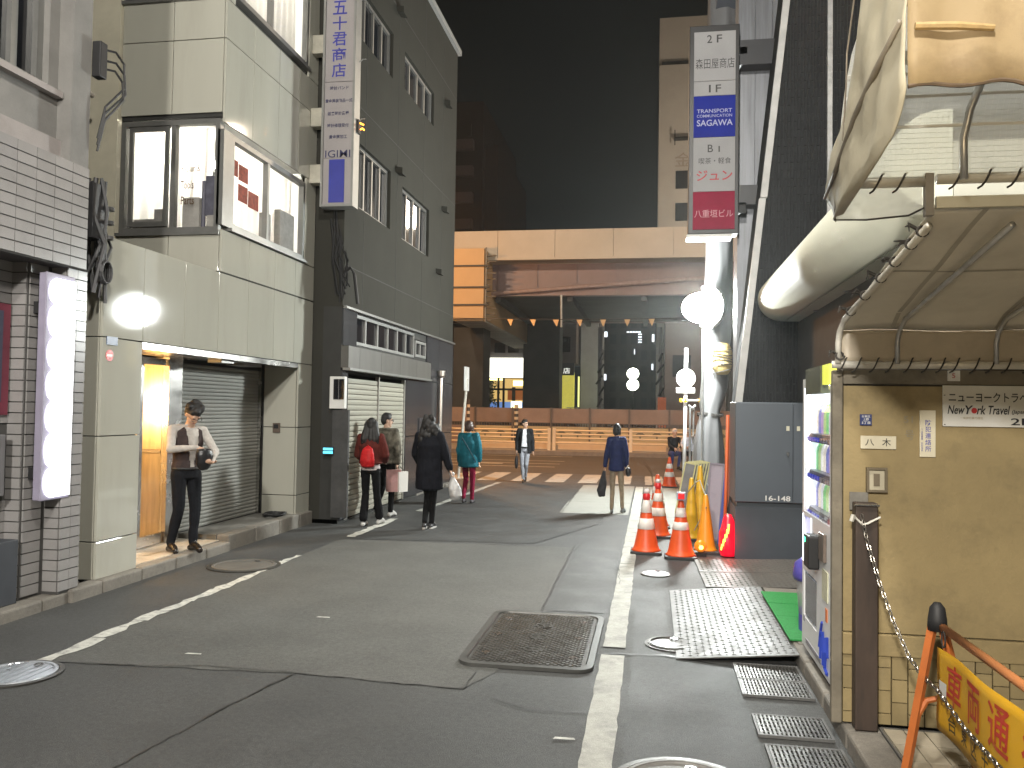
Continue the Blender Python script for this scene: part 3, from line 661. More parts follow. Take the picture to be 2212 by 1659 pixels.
# junction boxes and cable tangles between the two buildings
t=thing('junction_box','black junction box with looping cables at the corner of the tiled building','junction box',(-4.98,6.68,4.9))
b=MB(); b.box(-5.06,-4.97,6.66,6.76,4.72,5.05); b.build('case',blackm,t,bevel=.01)
b=MB()
for k,(z0,z1,dx) in enumerate(((5.0,4.72,.20),(4.9,4.66,.22),(4.82,4.6,.18))):
    b.tube([(-5.0,6.74,z0),(-4.96,6.8+dx*.3,z0+.02),(-4.93,6.8+dx*.7,z0-.06),(-4.93,6.82+dx*.7,z1),(-4.98,6.76,z1-.25),(-5.02,6.72,z1-.55)],.011,6)
b.build('cables',blackm,t)
t=thing('cable_bundle','thick black bundle of cables and clamps in the gap beside the pale pier','cables',(-5.0,6.75,3.3))
b=MB(); b.box(-5.2,-5.0,6.66,6.84,3.25,3.75)
for k in range(12):
    x=-5.05+random.uniform(-.08,.08); y=6.74+random.uniform(-.07,.1)
    b.tube([(x,y,3.8),(x+random.uniform(-.05,.06),y+random.uniform(-.04,.05),3.5),(x+random.uniform(-.06,.09),y+random.uniform(-.02,.1),3.2),(x+random.uniform(-.04,.05),y,2.8+random.uniform(-.2,.2))],random.uniform(.008,.022),6)
for k in range(3): b.tube([(-5.0,6.86+.03*math.sin(q*.5),3.0-.0+.09*math.sin(q)) if False else (-4.98+.02*k,6.80+.07*math.cos(q),2.95+.1*math.sin(q)) for q in[2*PI*i/14 for i in range(15)]],.01,6)
b.build('strands',mat('old cable',(.03,.03,.032),.6,var=.4),t)
b=MB()
for z in(3.55,3.42,3.28): b.lathe((-4.98,6.86,z),[(.03,-.02),(.045,-.015),(.045,.015),(.03,.02)],10)
b.build('insulator',mat('insulator ceramic',(.06,.06,.06),.3),t)

# ================================================================== GREY BUILDING (left, beyond)
C=thing('grey_office_building','dim grey office block with strip windows above closed shutters, beyond the pale building','building',(-6,15,0))
CX=-4.6
grey=mat('grey tile facade',(.042,.041,.035),.8,spec=.08,var=.07,vs=1.5,stain=.2,sscale=1,scol=(.028,.028,.025)); granite=mat('dark granite',(.036,.037,.041),.25,var=.2,vs=5,ov=.1,coat=.2); 
ops=[(12.35,13.92,4.9,5.93),(14.62,16.48,4.88,5.86),(12.2,13.92,7.6,8.4),(14.62,16.7,7.7,8.4)]
b=MB(); cells(b,'x',CX-.3,CX,11.76,18.72,3.26,10.1,ops); b.box(-9,CX-.3,11.76,11.9,0,10.1).box(-9,CX-.3,18.5,18.72,0,10.1).box(-9,CX-.3,11.9,18.5,9.9,10.1); b.build('wall',grey,C)
b=MB(); b.box(-5,CX+.08,11.7,18.8,10.1,10.22); b.build('coping',mat('coping',(.27,.27,.26),.7),C)
for a,c,z0,z1 in ops: window(C,'x',CX-.06,1,a,c,z0,z1,4,alu,dark_glass,.05,.08,True,room=dark)
b=MB(); b.box(CX-.37,CX-.36,11.8,18.6,4.7,8.6); b.build('blind_backing',mat('closed blind',(.05,.05,.05),.8,var=.3,vs=3,aniso=(1,14,.3)),C)
b=MB()
for z in(3.9,6.5,9.0): b.box(CX,CX+.004,11.8,18.7,z-.006,z+.006)
for y in(12.6,14.3,16.0,17.5): b.box(CX,CX+.004,y-.005,y+.005,3.3,10)
b.build('panel_joint',mat('facade joint',(.045,.045,.042),.8),C)
for y,z in((14.2,9.0),(14.3,6.1),(17.6,6.2),(17.2,4.75),(17.7,8.6)):
    b=MB(); b.prism([(CX,z),(CX+.14,z-.02),(CX+.14,z-.13),(CX+.10,z-.13),(CX,z-.06)],'y',y-.13,y+.13) if False else b.add([(CX,y-.12,z),(CX+.13,y-.12,z-.02),(CX+.13,y-.12,z-.13),(CX,y-.12,z-.1),(CX,y+.12,z),(CX+.13,y+.12,z-.02),(CX+.13,y+.12,z-.13),(CX,y+.12,z-.1)],[(0,1,2,3),(4,7,6,5),(0,4,5,1),(1,5,6,2),(2,6,7,3),(3,7,4,0)]); b.build('vent_hood',grey,C)
# granite ground floor
GX=CX+.02
b=MB(); cells(b,'x',CX-.3,GX-.03,11.76,18.72,0,3.26,[(12.0,15.02,.02,2.27),(12.35,15.6,2.72,3.22),(15.62,16.42,2.76,3.1)]); b.build('plinth_core',joint,C)
for a,c,z0,z1 in((11.76,12.0,.05,2.3),(15.02,15.9,.05,1.2),(15.02,15.9,1.21,2.3),(15.9,16.9,.05,1.2),(15.9,16.9,1.21,2.3),(16.9,17.8,.05,1.2),(16.9,17.8,1.21,2.3),(17.8,18.7,.05,1.2),(17.8,18.7,1.21,2.3),(16.44,17.5,2.31,3.24),(17.5,18.7,2.31,3.24),(11.76,12.34,2.68,3.24)):
    b=MB(); b.box(GX-.03,GX,a+.004,c-.004,z0,z1-.006); b.build('granite_slab',granite,C)
bandm=mat('old metal fascia',(.10,.097,.088),.5,.2,var=.2,vs=3,stain=.5,sscale=2,scol=(.09,.085,.08),aniso=(1,1,.25))
for k in range(5):
    a=11.2+k*1.05; b=MB(); b.box(CX-.1,GX+.09,max(a,11.76)+.003,a+1.047,2.34,2.67); b.build('fascia_panel',bandm,C)
b=MB(); b.box(GX,GX+.12,11.76,16.45,2.30,2.338).box(GX,GX+.05,11.76,18.7,3.235,3.27); b.build('drip_edge',alu,C)
window(C,'x',GX-.03,1,12.35,15.6,2.73,3.21,6,alu_light,dark_glass,.05,.07,False,room=dark,bars=[12.85,13.45,14.0,14.55,15.08])
window(C,'x',GX-.01,1,15.64,16.4,2.76,3.08,2,alu_light,dark_glass,.05,.07,False,room=dark)
cs=mat('cream shutter slat',(.33,.32,.265),.5,.1,var=.08,vs=2,ov=.05,stain=.2,sscale=2)
me=MB().prism([(.0,-.04),(.018,-.034),(.022,0),(.018,.034),(.0,.04)],'y',-.73,.73)
# profile runs (x,z) along y
for yc in(12.76,14.26):
    for k in range(26):
        if k==0 and yc==12.76: sm=me.mesh('shutter_slat',cs)
        inst('shutter_slat',sm,C,(CX-.04,yc,.08+k*.083))
mat('shutter post',(.30,.29,.26),.5)
for a,c in((12.0,12.035),(13.49,13.53),(14.985,15.02)): b=MB(); b.box(CX-.06,CX+.005,a,c,.03,2.27); b.build('shutter_post',MATS['shutter post'],C)
b=MB(); b.tube([(GX+.07,17.35,2.4),(GX+.07,17.35,.1)],.045,12); b.lathe((GX+.07,17.35,2.4),[(.045,0),(.09,.05),(.1,.16),(.085,.16)],12,False); b.build('downpipe',mat('brushed downpipe',(.5,.45,.4),.3,.9,var=.1),C)
b=MB(); b.box(GX,GX+.02,15.9,16.6,.9,1.55); b.build('notice_board',mat('board',(.04,.04,.045),.4),C)
# ------------------------------------------------------------------ vertical shop sign on brackets
t=thing('vertical_shop_sign','tall white box sign with blue characters projecting between the pale and grey buildings','shop sign',(-4.6,11.5,6.5))
sg=mat('unlit sign acrylic',(.32,.30,.30),.6,spec=.15,var=.05,vs=2,stain=.1)
x0,x1,z0,z1=-4.87,-4.36,4.70,8.6
b=MB(); b.box(x0+.02,x1-.02,11.48,11.66,z0+.02,z1); b.build('case',mat('sign case metal',(.4,.4,.38),.4,.6,var=.1),t)
b=MB(); b.box(x0,x0+.035,11.44,11.67,z0,z1).box(x1-.035,x1,11.44,11.67,z0,z1).box(x0+.035,x1-.035,11.44,11.67,z0,z0+.035); b.build('edge_trim',alu_light,t)
for a,c in((z0+.04,5.42),(5.424,6.56),(6.568,z1)):
    b=MB(); b.box(x0+.037,x1-.037,11.46,11.479,a,c); b.build('face_panel',sg,t)
bluei=mat('blue sign ink',(.03,.035,.3),.5,var=.1); navy=mat('dark sign ink',(.03,.03,.09),.5)
W_=x1-x0
lettering(t,vertical('五十君商店',.14,3.08,.22,.205,.15,.010),bluei,(x0,11.455,z0),(1,0,0),(0,0,1))
lettering(t,[('㈱',.135,3.14,.24,.22,.01)],bluei,(x0,11.455,z0),(1,0,0),(0,0,1))
lettering(t,[('時計バンド',.12,1.50,.29,.058,.012),('貴金属装飾品一式',.05,1.31,.42,.058,.012),('舶来時計各種',.09,1.12,.33,.058,.012),('時計修理受付',.09,.94,.33,.058,.012),('貴金属加工',.12,.77,.28,.058,.012),('IGIMI',.065,.55-.06,.39,.11,.004)],navy,(x0,11.455,z0+.24),(1,0,0),(0,0,1))
b=MB(); b.box(x0+.13,x1-.14,11.452,11.459,z0+.06,5.40); b.build('blue_block',mat('blue sign block',(.03,.038,.27),.45),t)
for z in(5.2,6.05,7.15):
    b=MB(); b.box(-5.05,x0,11.46,11.62,z-.14,z+.14); b.build('bracket',mat('bracket plate',(.45,.43,.36),.5,.3,var=.2),t,bevel=.01)
b=MB()
for z in(7.9,6.9,6.0): b=MB(); b.tube([(x1,11.6,z),(x1+.05,11.62,z+.05),(x1+.1,11.62,z+.05)],.008,6); b.build('cable_hook',alu_light,t)
t=thing('amber_lamp','small amber lamp glowing on the side of the tall vertical sign','lamp',(-4.3,11.6,5.95))
b=MB(); b.tube([(-4.33,11.6,5.98),(-4.27,11.6,5.95)],.012,8); b.tube([(-4.32,11.6,5.88),(-4.29,11.6,5.9),(-4.26,11.6,5.87)],.012,8); b.build('bulb',emat('amber glow',(1,.35,.04),6),t)
b=MB(); b.box(-4.36,-4.33,11.55,11.65,5.82,6.02); b.build('holder',blackm,t)
# ------------------------------------------------------------------ utility pole with its tangle
t=thing('utility_pole','black utility pole with a tangle of wires between the pale and grey buildings','utility pole',(-4.88,11.95,0))
pm=mat('dark pole',(.03,.03,.032),.7,var=.3,vs=4)
b=MB(); b.tube([(-4.88,11.95,0),(-4.86,11.95,9)],[.15,.12],16); b.build('shaft',pm,t,smooth=True)
b=MB()
for k in range(14):
    a=random.uniform(0,2*PI); x=-4.78+.13*math.cos(a)*.6; y=11.85+.1*math.sin(a)
    b.tube([(x,y,4.6+random.uniform(-.1,.2)),(x+random.uniform(0,.12),y-.03,4.2),(x+random.uniform(.0,.2),y-.05,3.95),(x+random.uniform(.05,.28),y-.04,3.5+random.uniform(-.2,.1))],random.uniform(.006,.018),5)
b.tube([(-4.7,11.8,3.7),(-4.5,11.8,3.85),(-4.44,11.8,3.75),(-4.38,11.8,3.3)],.025,6)
b.build('wires',blackm,t)
b=MB(); b.box(-4.98,-4.72,11.8,11.86,4.3,4.62); b.build('bracket',pm,t)
for z in(3.55,2.75,1.75): b=MB(); b.tube([(-4.9+.16*math.cos(a),11.95+.16*math.sin(a),z) for a in[2*PI*k/16 for k in range(17)]],.012,6); b.build('band',chrome,t)
b=MB(); b.box(-4.93,-4.87,11.79,11.80,1.3,1.38); b.build('tag',whitep,t)
t=thing('meter_cabinet','white wall cabinet with two dark glass meters beside the cream shutters','electricity meter',(-4.58,11.9,1.9))
b=MB(); b.box(-4.74,-4.5,11.66,11.76,1.72,2.2); b.build('case',whitep,t,bevel=.01)
for a in(-4.67,-4.585): b=MB(); b.box(a,a+.075,11.64,11.66,1.86,2.16); b.build('meter_glass',dark_glass,t)
b=MB(); b.box(-4.7,-4.45,11.7,11.76,.1,1.7); b.build('post',mat('dirty post',(.055,.055,.055),.8,var=.3),t)
t=thing('led_plate','small plate with two rows of glowing cyan dots on the dark post','sign',(-4.72,11.64,1.15))
b=MB(); b.box(-4.82,-4.66,11.66,11.68,1.03,1.15); b.build('plate',blackm,t)
b=MB()
for j in range(2):
    for k in range(9): b.box(-4.815+k*.017,-4.803+k*.017,11.65,11.659,1.05+.05*j,1.085+.05*j)
b.build('dots',emat('cyan dots',(.15,.75,1),2.2),t)

# ================================================================== RIGHT SIDE: DARK TILED BUILDING, SWITCH CABINET, CANOPY
dt=thing('dark_tiled_building','tall building faced with narrow dark upright tiles behind the grey switch cabinet','building',(2.4,11.4,0))
dtile=mat('glazed dark tile',(.016,.017,.019),.5,spec=.15,var=.35,vs=4); dj=mat('pale tile joint',(.04,.042,.042),.9,spec=.1)
edge=lambda z:1.13+(z-1.9)*.1055
b=MB(); b.prism([(edge(0),0),(6,0),(6,11),(edge(11),11)],'y',11.01,12.2); b.build('core',dj,dt)
b=MB(); 
x=1.0; i=0
while x<3.1:
    z=1.6+(.11 if i%2 else 0)
    while z<9.5:
        if x>edge(z)+.03: b.add([(x,11.01,z),(x+.034,11.01,z),(x+.034,11.01,z+.2),(x,11.01,z+.2),(x+.002,11.0,z+.003),(x+.032,11.0,z+.003),(x+.032,11.0,z+.197),(x+.002,11.0,z+.197)],[(4,5,6,7),(0,1,5,4),(1,2,6,5),(2,3,7,6),(3,0,4,7)])
        z+=.212
    x+=.041; i+=1
stuff(b.build('upright_tiles',dtile,dt))
b=MB()
for z0,z1,dx in((1.85,4.52,0),(4.53,10.5,.015)):
    a0=edge(z0)-.02+dx; a1=edge(z1)-.02+dx
    b.loft([[(a0-.045,10.93,z0),(a0+.04,10.93,z0),(a0+.04,11.0,z0),(a0-.045,11.0,z0)],[(a1-.045,10.93,z1),(a1+.04,10.93,z1),(a1+.04,11.0,z1),(a1-.045,11.0,z1)]])
b.build('corner_trim',mat('weathered trim',(.42,.42,.41),.5,.3,var=.15,vs=5),dt)
b=MB(); b.box(2.18,2.24,10.94,10.99,4.2,10); b.build('downpipe',galv,dt)
gw=thing('grey_metal_building','grey metal-clad wall with dark ledges behind the floor directory sign','building',(1.7,13,0))
gm2=mat('grey cladding',(.20,.21,.23),.38,.45,var=.22,vs=2.2,aniso=(7,7,.35),stain=.4,sscale=2,scol=(.09,.09,.1)); lm=mat('dark ledge',(.03,.032,.038),.4)
for k in range(5):
    b=MB(); b.box(1.205+k*.24,1.44+k*.24,12.3,12.8,0,9.9); b.build('cladding_sheet',gm2,gw)
for z0,z1 in((4.72,5.0),(6.74,7.1)): b=MB(); b.box(1.2,2.5,12.05,12.3,z0,z1); b.build('ledge',lm,gw)
b=MB(); b.box(1.2,2.5,12.3,17,9.9,10.0); b.build('roof_slab',lm,gw)
# grey switch cabinet
sc=thing('switch_cabinet','grey steel switch cabinet numbered on its door, between the cones and the vending machine','electrical cabinet',(1.8,10.5,0))
cg=mat('grey cabinet steel',(.085,.10,.12),.42,.1,var=.06,vs=1.5,stain=.12,sscale=2)
b=MB(); b.box(1.0,2.8,10.24,10.95,.0,.62).box(1.02,2.78,10.27,10.95,.62,.72); b.build('plinth',mat('darker plinth steel',(.055,.066,.08),.45,var=.1),sc)
b=MB(); b.box(.995,2.8,10.23,10.95,.68,1.88); b.build('body',cg,sc,bevel=.01)
for a,c in((1.0,1.655),(1.662,2.3)): b=MB(); b.box(a,c,10.205,10.229,.69,1.87); b.build('door',cg,sc,bevel=.004)
b=MB(); b.box(1.58,1.615,10.198,10.204,1.545,1.6).box(1.70,1.735,10.198,10.204,1.545,1.6); b.build('warning_label',mat('cream label',(.6,.58,.45),.5),sc)
b=MB(); b.box(1.58,1.61,10.185,10.205,1.26,1.29).box(1.59,1.60,10.17,10.19,1.24,1.27); b.build('latch',chrome,sc)
lettering(sc,[('16-148',1.345,.71,.285,.062,.012)],whitep,(0,10.202,0),(1,0,0),(0,0,1))
# bullnose canopy over the pavement
bc=thing('bullnose_canopy','cream canopy with a rounded edge over the pavement above the vending machine','canopy',(1.7,8,3))
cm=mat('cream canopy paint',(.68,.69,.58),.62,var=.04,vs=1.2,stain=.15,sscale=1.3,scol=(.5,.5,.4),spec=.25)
prof=[(1.62+.0,2.915)]
for k in range(17): a=-PI/2-PI*k/16; prof.append((1.62+.30*math.cos(a)*1.0,3.2+.285*math.sin(a)))
prof+=[(1.75,3.49)]
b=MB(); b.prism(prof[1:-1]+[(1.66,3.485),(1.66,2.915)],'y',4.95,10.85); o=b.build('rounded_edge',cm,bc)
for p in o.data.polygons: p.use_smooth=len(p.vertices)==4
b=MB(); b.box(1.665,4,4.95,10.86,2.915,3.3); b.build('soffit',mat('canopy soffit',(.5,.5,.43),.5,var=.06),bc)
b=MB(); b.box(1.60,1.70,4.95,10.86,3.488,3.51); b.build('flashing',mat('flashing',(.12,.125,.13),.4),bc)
for y in(6.3,8.2,9.7): b=MB(); b.lathe((1.9,y,2.905),[(.06,-.002),(.11,0),(.12,.012)],20); b.build('downlight',mat('unlit downlight',(.2,.2,.2),.3,.5),bc)
nb=thing('shop_front','dark recessed shop wall under the rounded canopy','building',(2.5,8,0))
b=MB(); b.box(1.82,1.95,5.3,10.9,0,2.91); b.build('wall',mat('dark shop wall',(.06,.06,.06),.6,var=.2),nb)

# floor directory sign
ds=thing('floor_directory_sign','tall black-framed directory sign with white, blue and red panels high on the right','shop sign',(.85,12,5.7))
b=MB(); b.box(.49,1.19,12.0,12.28,4.30,7.32); b.build('case',mat('dark sign case',(.02,.02,.022),.4),ds,bevel=.008)
sw=mat('white directory acrylic',(.36,.36,.37),.6,spec=.1,var=.04,vs=2,stain=.1); sb=mat('blue directory acrylic',(.016,.027,.27),.6,spec=.1,var=.08); sr=mat('red directory acrylic',(.27,.018,.05),.6,spec=.1,var=.1)
for z0,z1,m in((6.505,7.22,sw),(6.29,6.498,sw),(5.69,6.285,sb),(4.905,5.685,sw),(4.36,4.90,sr)): b=MB(); b.box(.555,1.135,11.985,11.999,z0,z1); b.build('panel',m,ds)
b=MB(); b.box(.47,1.10,11.96,12.26,4.24,4.285); b.build('bottom_tray',whitep,ds)
ink=mat('black sign ink',(.02,.02,.02),.5); redi=mat('red sign ink',(.4,.02,.03),.5); pale_i=mat('pale blue ink',(.4,.42,.62),.5); pink_i=mat('pink ink',(.55,.25,.3),.5)
o=(0,11.983,0); u=(1,0,0); v=(0,0,1)
lettering(ds,[('2',.735,7.055,.07,.115,.01),('F',.87,7.055,.075,.115,.01),('森田屋商店',.575,6.68,.545,.15,.0),('1',.765,6.335,.026,.11,.004),('F',.86,6.335,.075,.11,.01),('B',.755,5.47,.075,.11,.008),('1',.905,5.47,.02,.085,.003),('喫茶・軽食',.63,5.30,.45,.09,.002)],ink,o,u,v)
lettering(ds,[('TRANSPORT',.60,6.04,.49,.055,.006),('COMMUNICATION',.60,5.975,.49,.042,.004),('SAGAWA',.60,5.85,.50,.09,.014)],pale_i,o,u,v)
lettering(ds,[('ジュン',.60,5.06,.50,.15,.014)],redi,o,u,v)
lettering(ds,[('八重垣ビル',.575,4.53,.54,.11,.004)],pink_i,o,u,v)
b=MB(); b.box(1.19,1.3,12.05,12.2,4.6,4.75).box(1.19,1.3,12.05,12.2,6.9,7.0); b.build('bracket',blackm,ds)

# sheeted column with its wrappings
sh=thing('sheeted_column','tall column wrapped in white plastic sheet and tied at the waist beside the glaring lamp','wrapped column',(1.3,17,0))
shm=mat('white plastic sheet',(.20,.20,.205),.38,var=.05,vs=2,stain=.15,sscale=1.5,bump=.35,bs=9,scol=(.22,.21,.2))
prof=[(0,.86,1.45),(.5,.85,1.44),(1.1,.86,1.42),(1.55,.92,1.38),(1.72,1.0,1.34),(1.85,.95,1.4),(2.3,.98,1.52),(2.7,1.0,1.48),(3.1,1.02,1.55),(3.8,1.03,1.58),(5,1.03,1.59),(7,1.05,1.62),(9,1.06,1.65),(11.5,1.08,1.68)]
rings=[]
for i in range(60):
    z=11.5*(i/59)**1.5
    for (za,l0,r0),(zb,l1,r1) in zip(prof,prof[1:]):
        if za<=z<=zb+1e-6:
            q=(z-za)/(zb-za); l=l0+(l1-l0)*q; r=r0+(r1-r0)*q; break
    ring=[]
    for k in range(28):
        a=2*PI*k/28; w=1+.14*noise.noise(V((math.cos(a)*2.2,math.sin(a)*2.2,z*.7)))+.05*math.sin(a*7+z*1.3)
        ring.append(((l+r)/2+(r-l)/2*math.cos(a)*w,17.1+.3*math.sin(a)*w,z))
    rings.append(ring)
b=MB(); b.loft(rings); b.build('sheet',shm,sh,smooth=True)
b=MB()
for z in(1.72,1.69): b.tube([(1.17+.25*math.cos(a),17.1+.29*math.sin(a),z+.02*math.sin(2*a)) for a in[2*PI*k/20 for k in range(21)]],.014,6)
b.build('tie',mat('dark rope',(.05,.045,.04),.8),sh)
t=thing('wrapped_bundle','tan bundle lashed with dark cord on the white sheeted column','bundle',(1.36,16.75,2.8))
b=MB(); rr=[]
for i in range(14):
    z=2.5+.62*i/13; s=(.55,.75,.9,.95,1,1.02,1,.98,1,.98,.94,.9,.8,.6)[i]
    rr.append([(1.37+.185*s*math.cos(a)*(1+.12*noise.noise(V((math.cos(a)*3,math.sin(a)*3,z*6)))),16.72+.14*s*math.sin(a),z) for a in[2*PI*k/18 for k in range(18)]])
b.loft(rr); b.build('cloth',mat('tan cloth',(.42,.31,.12),.85,var=.25,vs=10,stain=.4,sscale=7),t,smooth=True)
b=MB()
for k in range(6):
    z=2.56+.09*k; b.tube([(1.37+.195*math.cos(a),16.72+.15*math.sin(a),z+.05*math.cos(a+k)) for a in[2*PI*q/16 for q in range(17)]],.008,5)
b.build('lashing',MATS['dark rope'],t)
# the glaring work lamp on its stand
t=thing('balloon_work_lamp','glaring white balloon work lamp on a mast beside the sheeted column','work lamp',(.93,16.2,0))
b=MB(); b.ell((.93,16.2,3.76),(.37,.30,.29),24,14); b.build('globe',emat('lamp globe',(.95,1,.97),740),t,smooth=True)
b=MB(); b.tube([(.97,16.35,0),(.97,16.35,3.35),(.93,16.2,3.42)],.025,8)
for a in(0,2.1,4.2): b.tube([(.97,16.35,.5),(.97+.35*math.cos(a),16.35+.3*math.sin(a),.02)],.015,6)
b.build('mast',galv,t)
b=MB(); b.grid(lambda u,v:(.93+.47*math.cos(R(-35+122*u))*math.cos(R(-62+140*v)),16.2+.47*math.sin(R(-35+122*u))*math.cos(R(-62+140*v)),3.76+.44*math.sin(R(-62+140*v))),16,14); b.build('added_light_shield',mat('light shield metal',(.3,.3,.3),.4,.7),t,smooth=True,solid=.006)  # added shell that keeps the globe's light off the sheeted column

# ================================================================== VENDING MACHINE
vm=thing('vending_machine','glowing white drinks vending machine against the cream wall','vending machine',(1.4,5.6,.12))
vw=mat('vending white enamel',(.74,.75,.76),.3,var=.03,coat=.2,stain=.1,sscale=3); VX=1.05
b=MB(); cells(b,'x',VX,VX+.02,5.13,6.06,.16,1.99,[(5.17,6.01,1.08,1.93),(5.55,6.0,.36,.68),(5.74,6.02,.74,1.05)]); b.box(VX+.02,1.8,5.13,5.15,.16,1.99).box(VX+.02,1.8,6.04,6.06,.16,1.99).box(VX+.02,1.8,5.15,6.04,1.95,1.99).box(1.78,1.8,5.15,6.04,.16,1.95).box(VX+.02,1.78,5.15,6.04,.16,.2); b.build('body',vw,vm)
b=MB(); b.box(VX+.04,1.75,5.2,6.0,.02,.16); b.build('base',blackm,vm)
b=MB(); b.box(1.30,1.31,5.15,6.04,1.06,1.94); b.build('display_back',emat('display back light',(.9,.96,1),8),vm)
b=MB(); b.box(VX+.03,1.29,5.17,6.01,1.925,1.945).box(VX+.022,VX+.04,5.168,5.18,1.09,1.92).box(VX+.022,VX+.04,6.0,6.012,1.09,1.92); b.build('light_tube',emat('display tube',(.9,.94,1),6),vm)
b=MB(); b.box(VX+.004,VX+.008,5.17,6.01,1.08,1.93); b.build('display_glass',clear,vm)
shelfm=mat('shelf grey',(.2,.2,.25),.4)
cols=[(.18,.5,.2),(.8,.8,.78),(.2,.22,.5),(.7,.7,.75),(.4,.55,.25),(.6,.6,.7),(.75,.7,.6),(.4,.3,.55)]
cms=[mat('lit drink label',c,.3,var=.2,vs=30,emit=c,es=.9) for c in cols]  # display lighting put into the labels as a glow of their own
bm_=[]
for c in cms:
    bb=MB(); bb.lathe((0,0,0),[(.028,0),(.03,.01),(.03,.12),(.024,.15),(.012,.175),(.013,.195),(.001,.196)],12); bm_.append(bb.mesh('bottle',c,smooth=False))
for r,z in enumerate((1.62,1.37,1.12)):
    b=MB(); b.box(VX+.03,1.28,5.16,6.02,z-.018,z-.003); b.build('shelf',shelfm,vm)
    b=MB(); b.box(VX+.025,VX+.03,5.18,6.0,z-.06,z-.018); b.build('price_strip',mat('price strip',(.14,.14,.2),.4),vm)
    for k in range(10):
        inst('bottle',bm_[(k*3+r*2+(k//3))%8],vm,(VX+.10,5.215+.083*k,z))
        bb=MB(); bb.box(VX+.016,VX+.025,5.195+.083*k,5.235+.083*k,z-.052,z-.026)
        bb.build('select_button',mat('blue button',(.02,.03,.3),.3,emit=(.05,.08,.8),es=.5) if k>=5 and 'blue button' not in MATS else (MATS['blue button'] if k>=5 else shelfm),vm)
b=MB(); b.box(VX+.02,VX+.03,5.74,6.02,.74,1.05); b.build('advert_panel',mat('lavender lit panel',(.4,.38,.7),.3,emit=(.55,.55,1),es=.7),vm)
b=MB(); b.box(VX-.004,VX+.002,5.73,5.745,.74,1.06).box(VX-.004,VX+.002,5.745,6.03,.735,.745).box(VX-.004,VX+.002,6.02,6.03,.745,1.06); b.build('advert_light_edge',emat('edge light',(.85,.88,1),3),vm)
b=MB(); b.box(VX-.07,VX-.001,5.45,5.62,.77,.98); b.build('card_reader',blackm,vm,bevel=.012)
b=MB(); b.box(VX-.075,VX-.0705,5.55,5.6,.93,.96); b.build('reader_light',emat('green indicator',(.1,1,.45),4),vm)
b=MB(); b.box(VX-.02,VX,5.25,5.40,.85,1.02); b.build('coin_panel',mat('coin panel',(.25,.2,.17),.35,.6,var=.3,vs=20),vm,bevel=.004)
b=MB(); b.box(VX-.006,VX,5.2,5.36,.62,.80); b.build('instruction_label',mat('instruction label',(.55,.55,.4),.5,var=.2,vs=30),vm)
b=MB(); b.box(VX+.03,VX+.1,5.55,6.0,.36,.68); b.build('delivery_recess',mat('dark recess',(.05,.05,.055),.4),vm)
b=MB(); b.box(VX+.006,VX+.014,5.57,5.98,.38,.66); b.build('delivery_flap',mat('smoked flap',(.10,.10,.105),.15,var=.3,vs=6),vm)
b=MB(); b.box(VX-.004,VX,5.22,5.27,.50,.58); b.build('orange_sticker',mat('orange sticker',(.6,.16,.03),.5),vm)
b=MB()
def stroke(pts,r=.01): b.tube([(VX-.002,y,z) for y,z in pts],r,4)
stroke([(5.44,.30),(5.40,.40),(5.36,.47)],.011); stroke([(5.43,.36),(5.35,.40)],.009); stroke([(5.38,.41),(5.40,.24)],.012); stroke([(5.33,.42),(5.31,.3),(5.32,.22)],.012); stroke([(5.27,.40),(5.24,.32),(5.26,.22),(5.2,.2)],.014); stroke([(5.2,.42),(5.19,.3)],.011)
b.build('blue_logo',mat('blue logo ink',(.03,.06,.38),.4),vm)
b=MB(); b.box(VX-.004,VX,5.4,5.9,.2,.23).box(VX-.004,VX,5.95,5.99,.33,.37); b.build('kick_label',mat('grey label',(.22,.22,.25),.5),vm)
b=MB(); b.box(VX-.02,VX+.04,5.35,5.85,1.88,2.05); b.build('header_flap',mat('dark olive flap',(.05,.055,.02),.5,var=.4,vs=8),vm)
b=MB(); b.box(VX-.015,VX+.03,5.13,5.32,1.93,2.05); b.build('header_sticker',mat('yellow header',(.6,.6,.08),.4,emit=(.8,.85,.1),es=.7),vm)
# recycling bin
t=thing('recycling_bin','purple-lidded recycling bin with a clear bag behind the vending machine','bin',(1.25,6.6,.12))
b=MB(); b.lathe((1.24,6.55,.12),[(.12,0),(.14,.25),(.15,.4)],20); b.build('bag',glass('clear bag',(.85,.85,.9),haze=.35,rough=.15),t,smooth=True)
b=MB(); b.lathe((1.24,6.55,.5),[(.165,0),(.175,.03),(.16,.12),(.1,.17),(.001,.18)],20); b.build('lid',mat('purple lid',(.07,.06,.32),.35,var=.1),t,smooth=True)
b=MB(); b.lathe((1.24,6.55,.12),[(.125,-.005),(.13,.0),(.13,.16),(.125,.16)],20); b.box(1.15,1.19,6.2,6.4,.12,.5); b.build('stand',MATS['purple lid'],t)

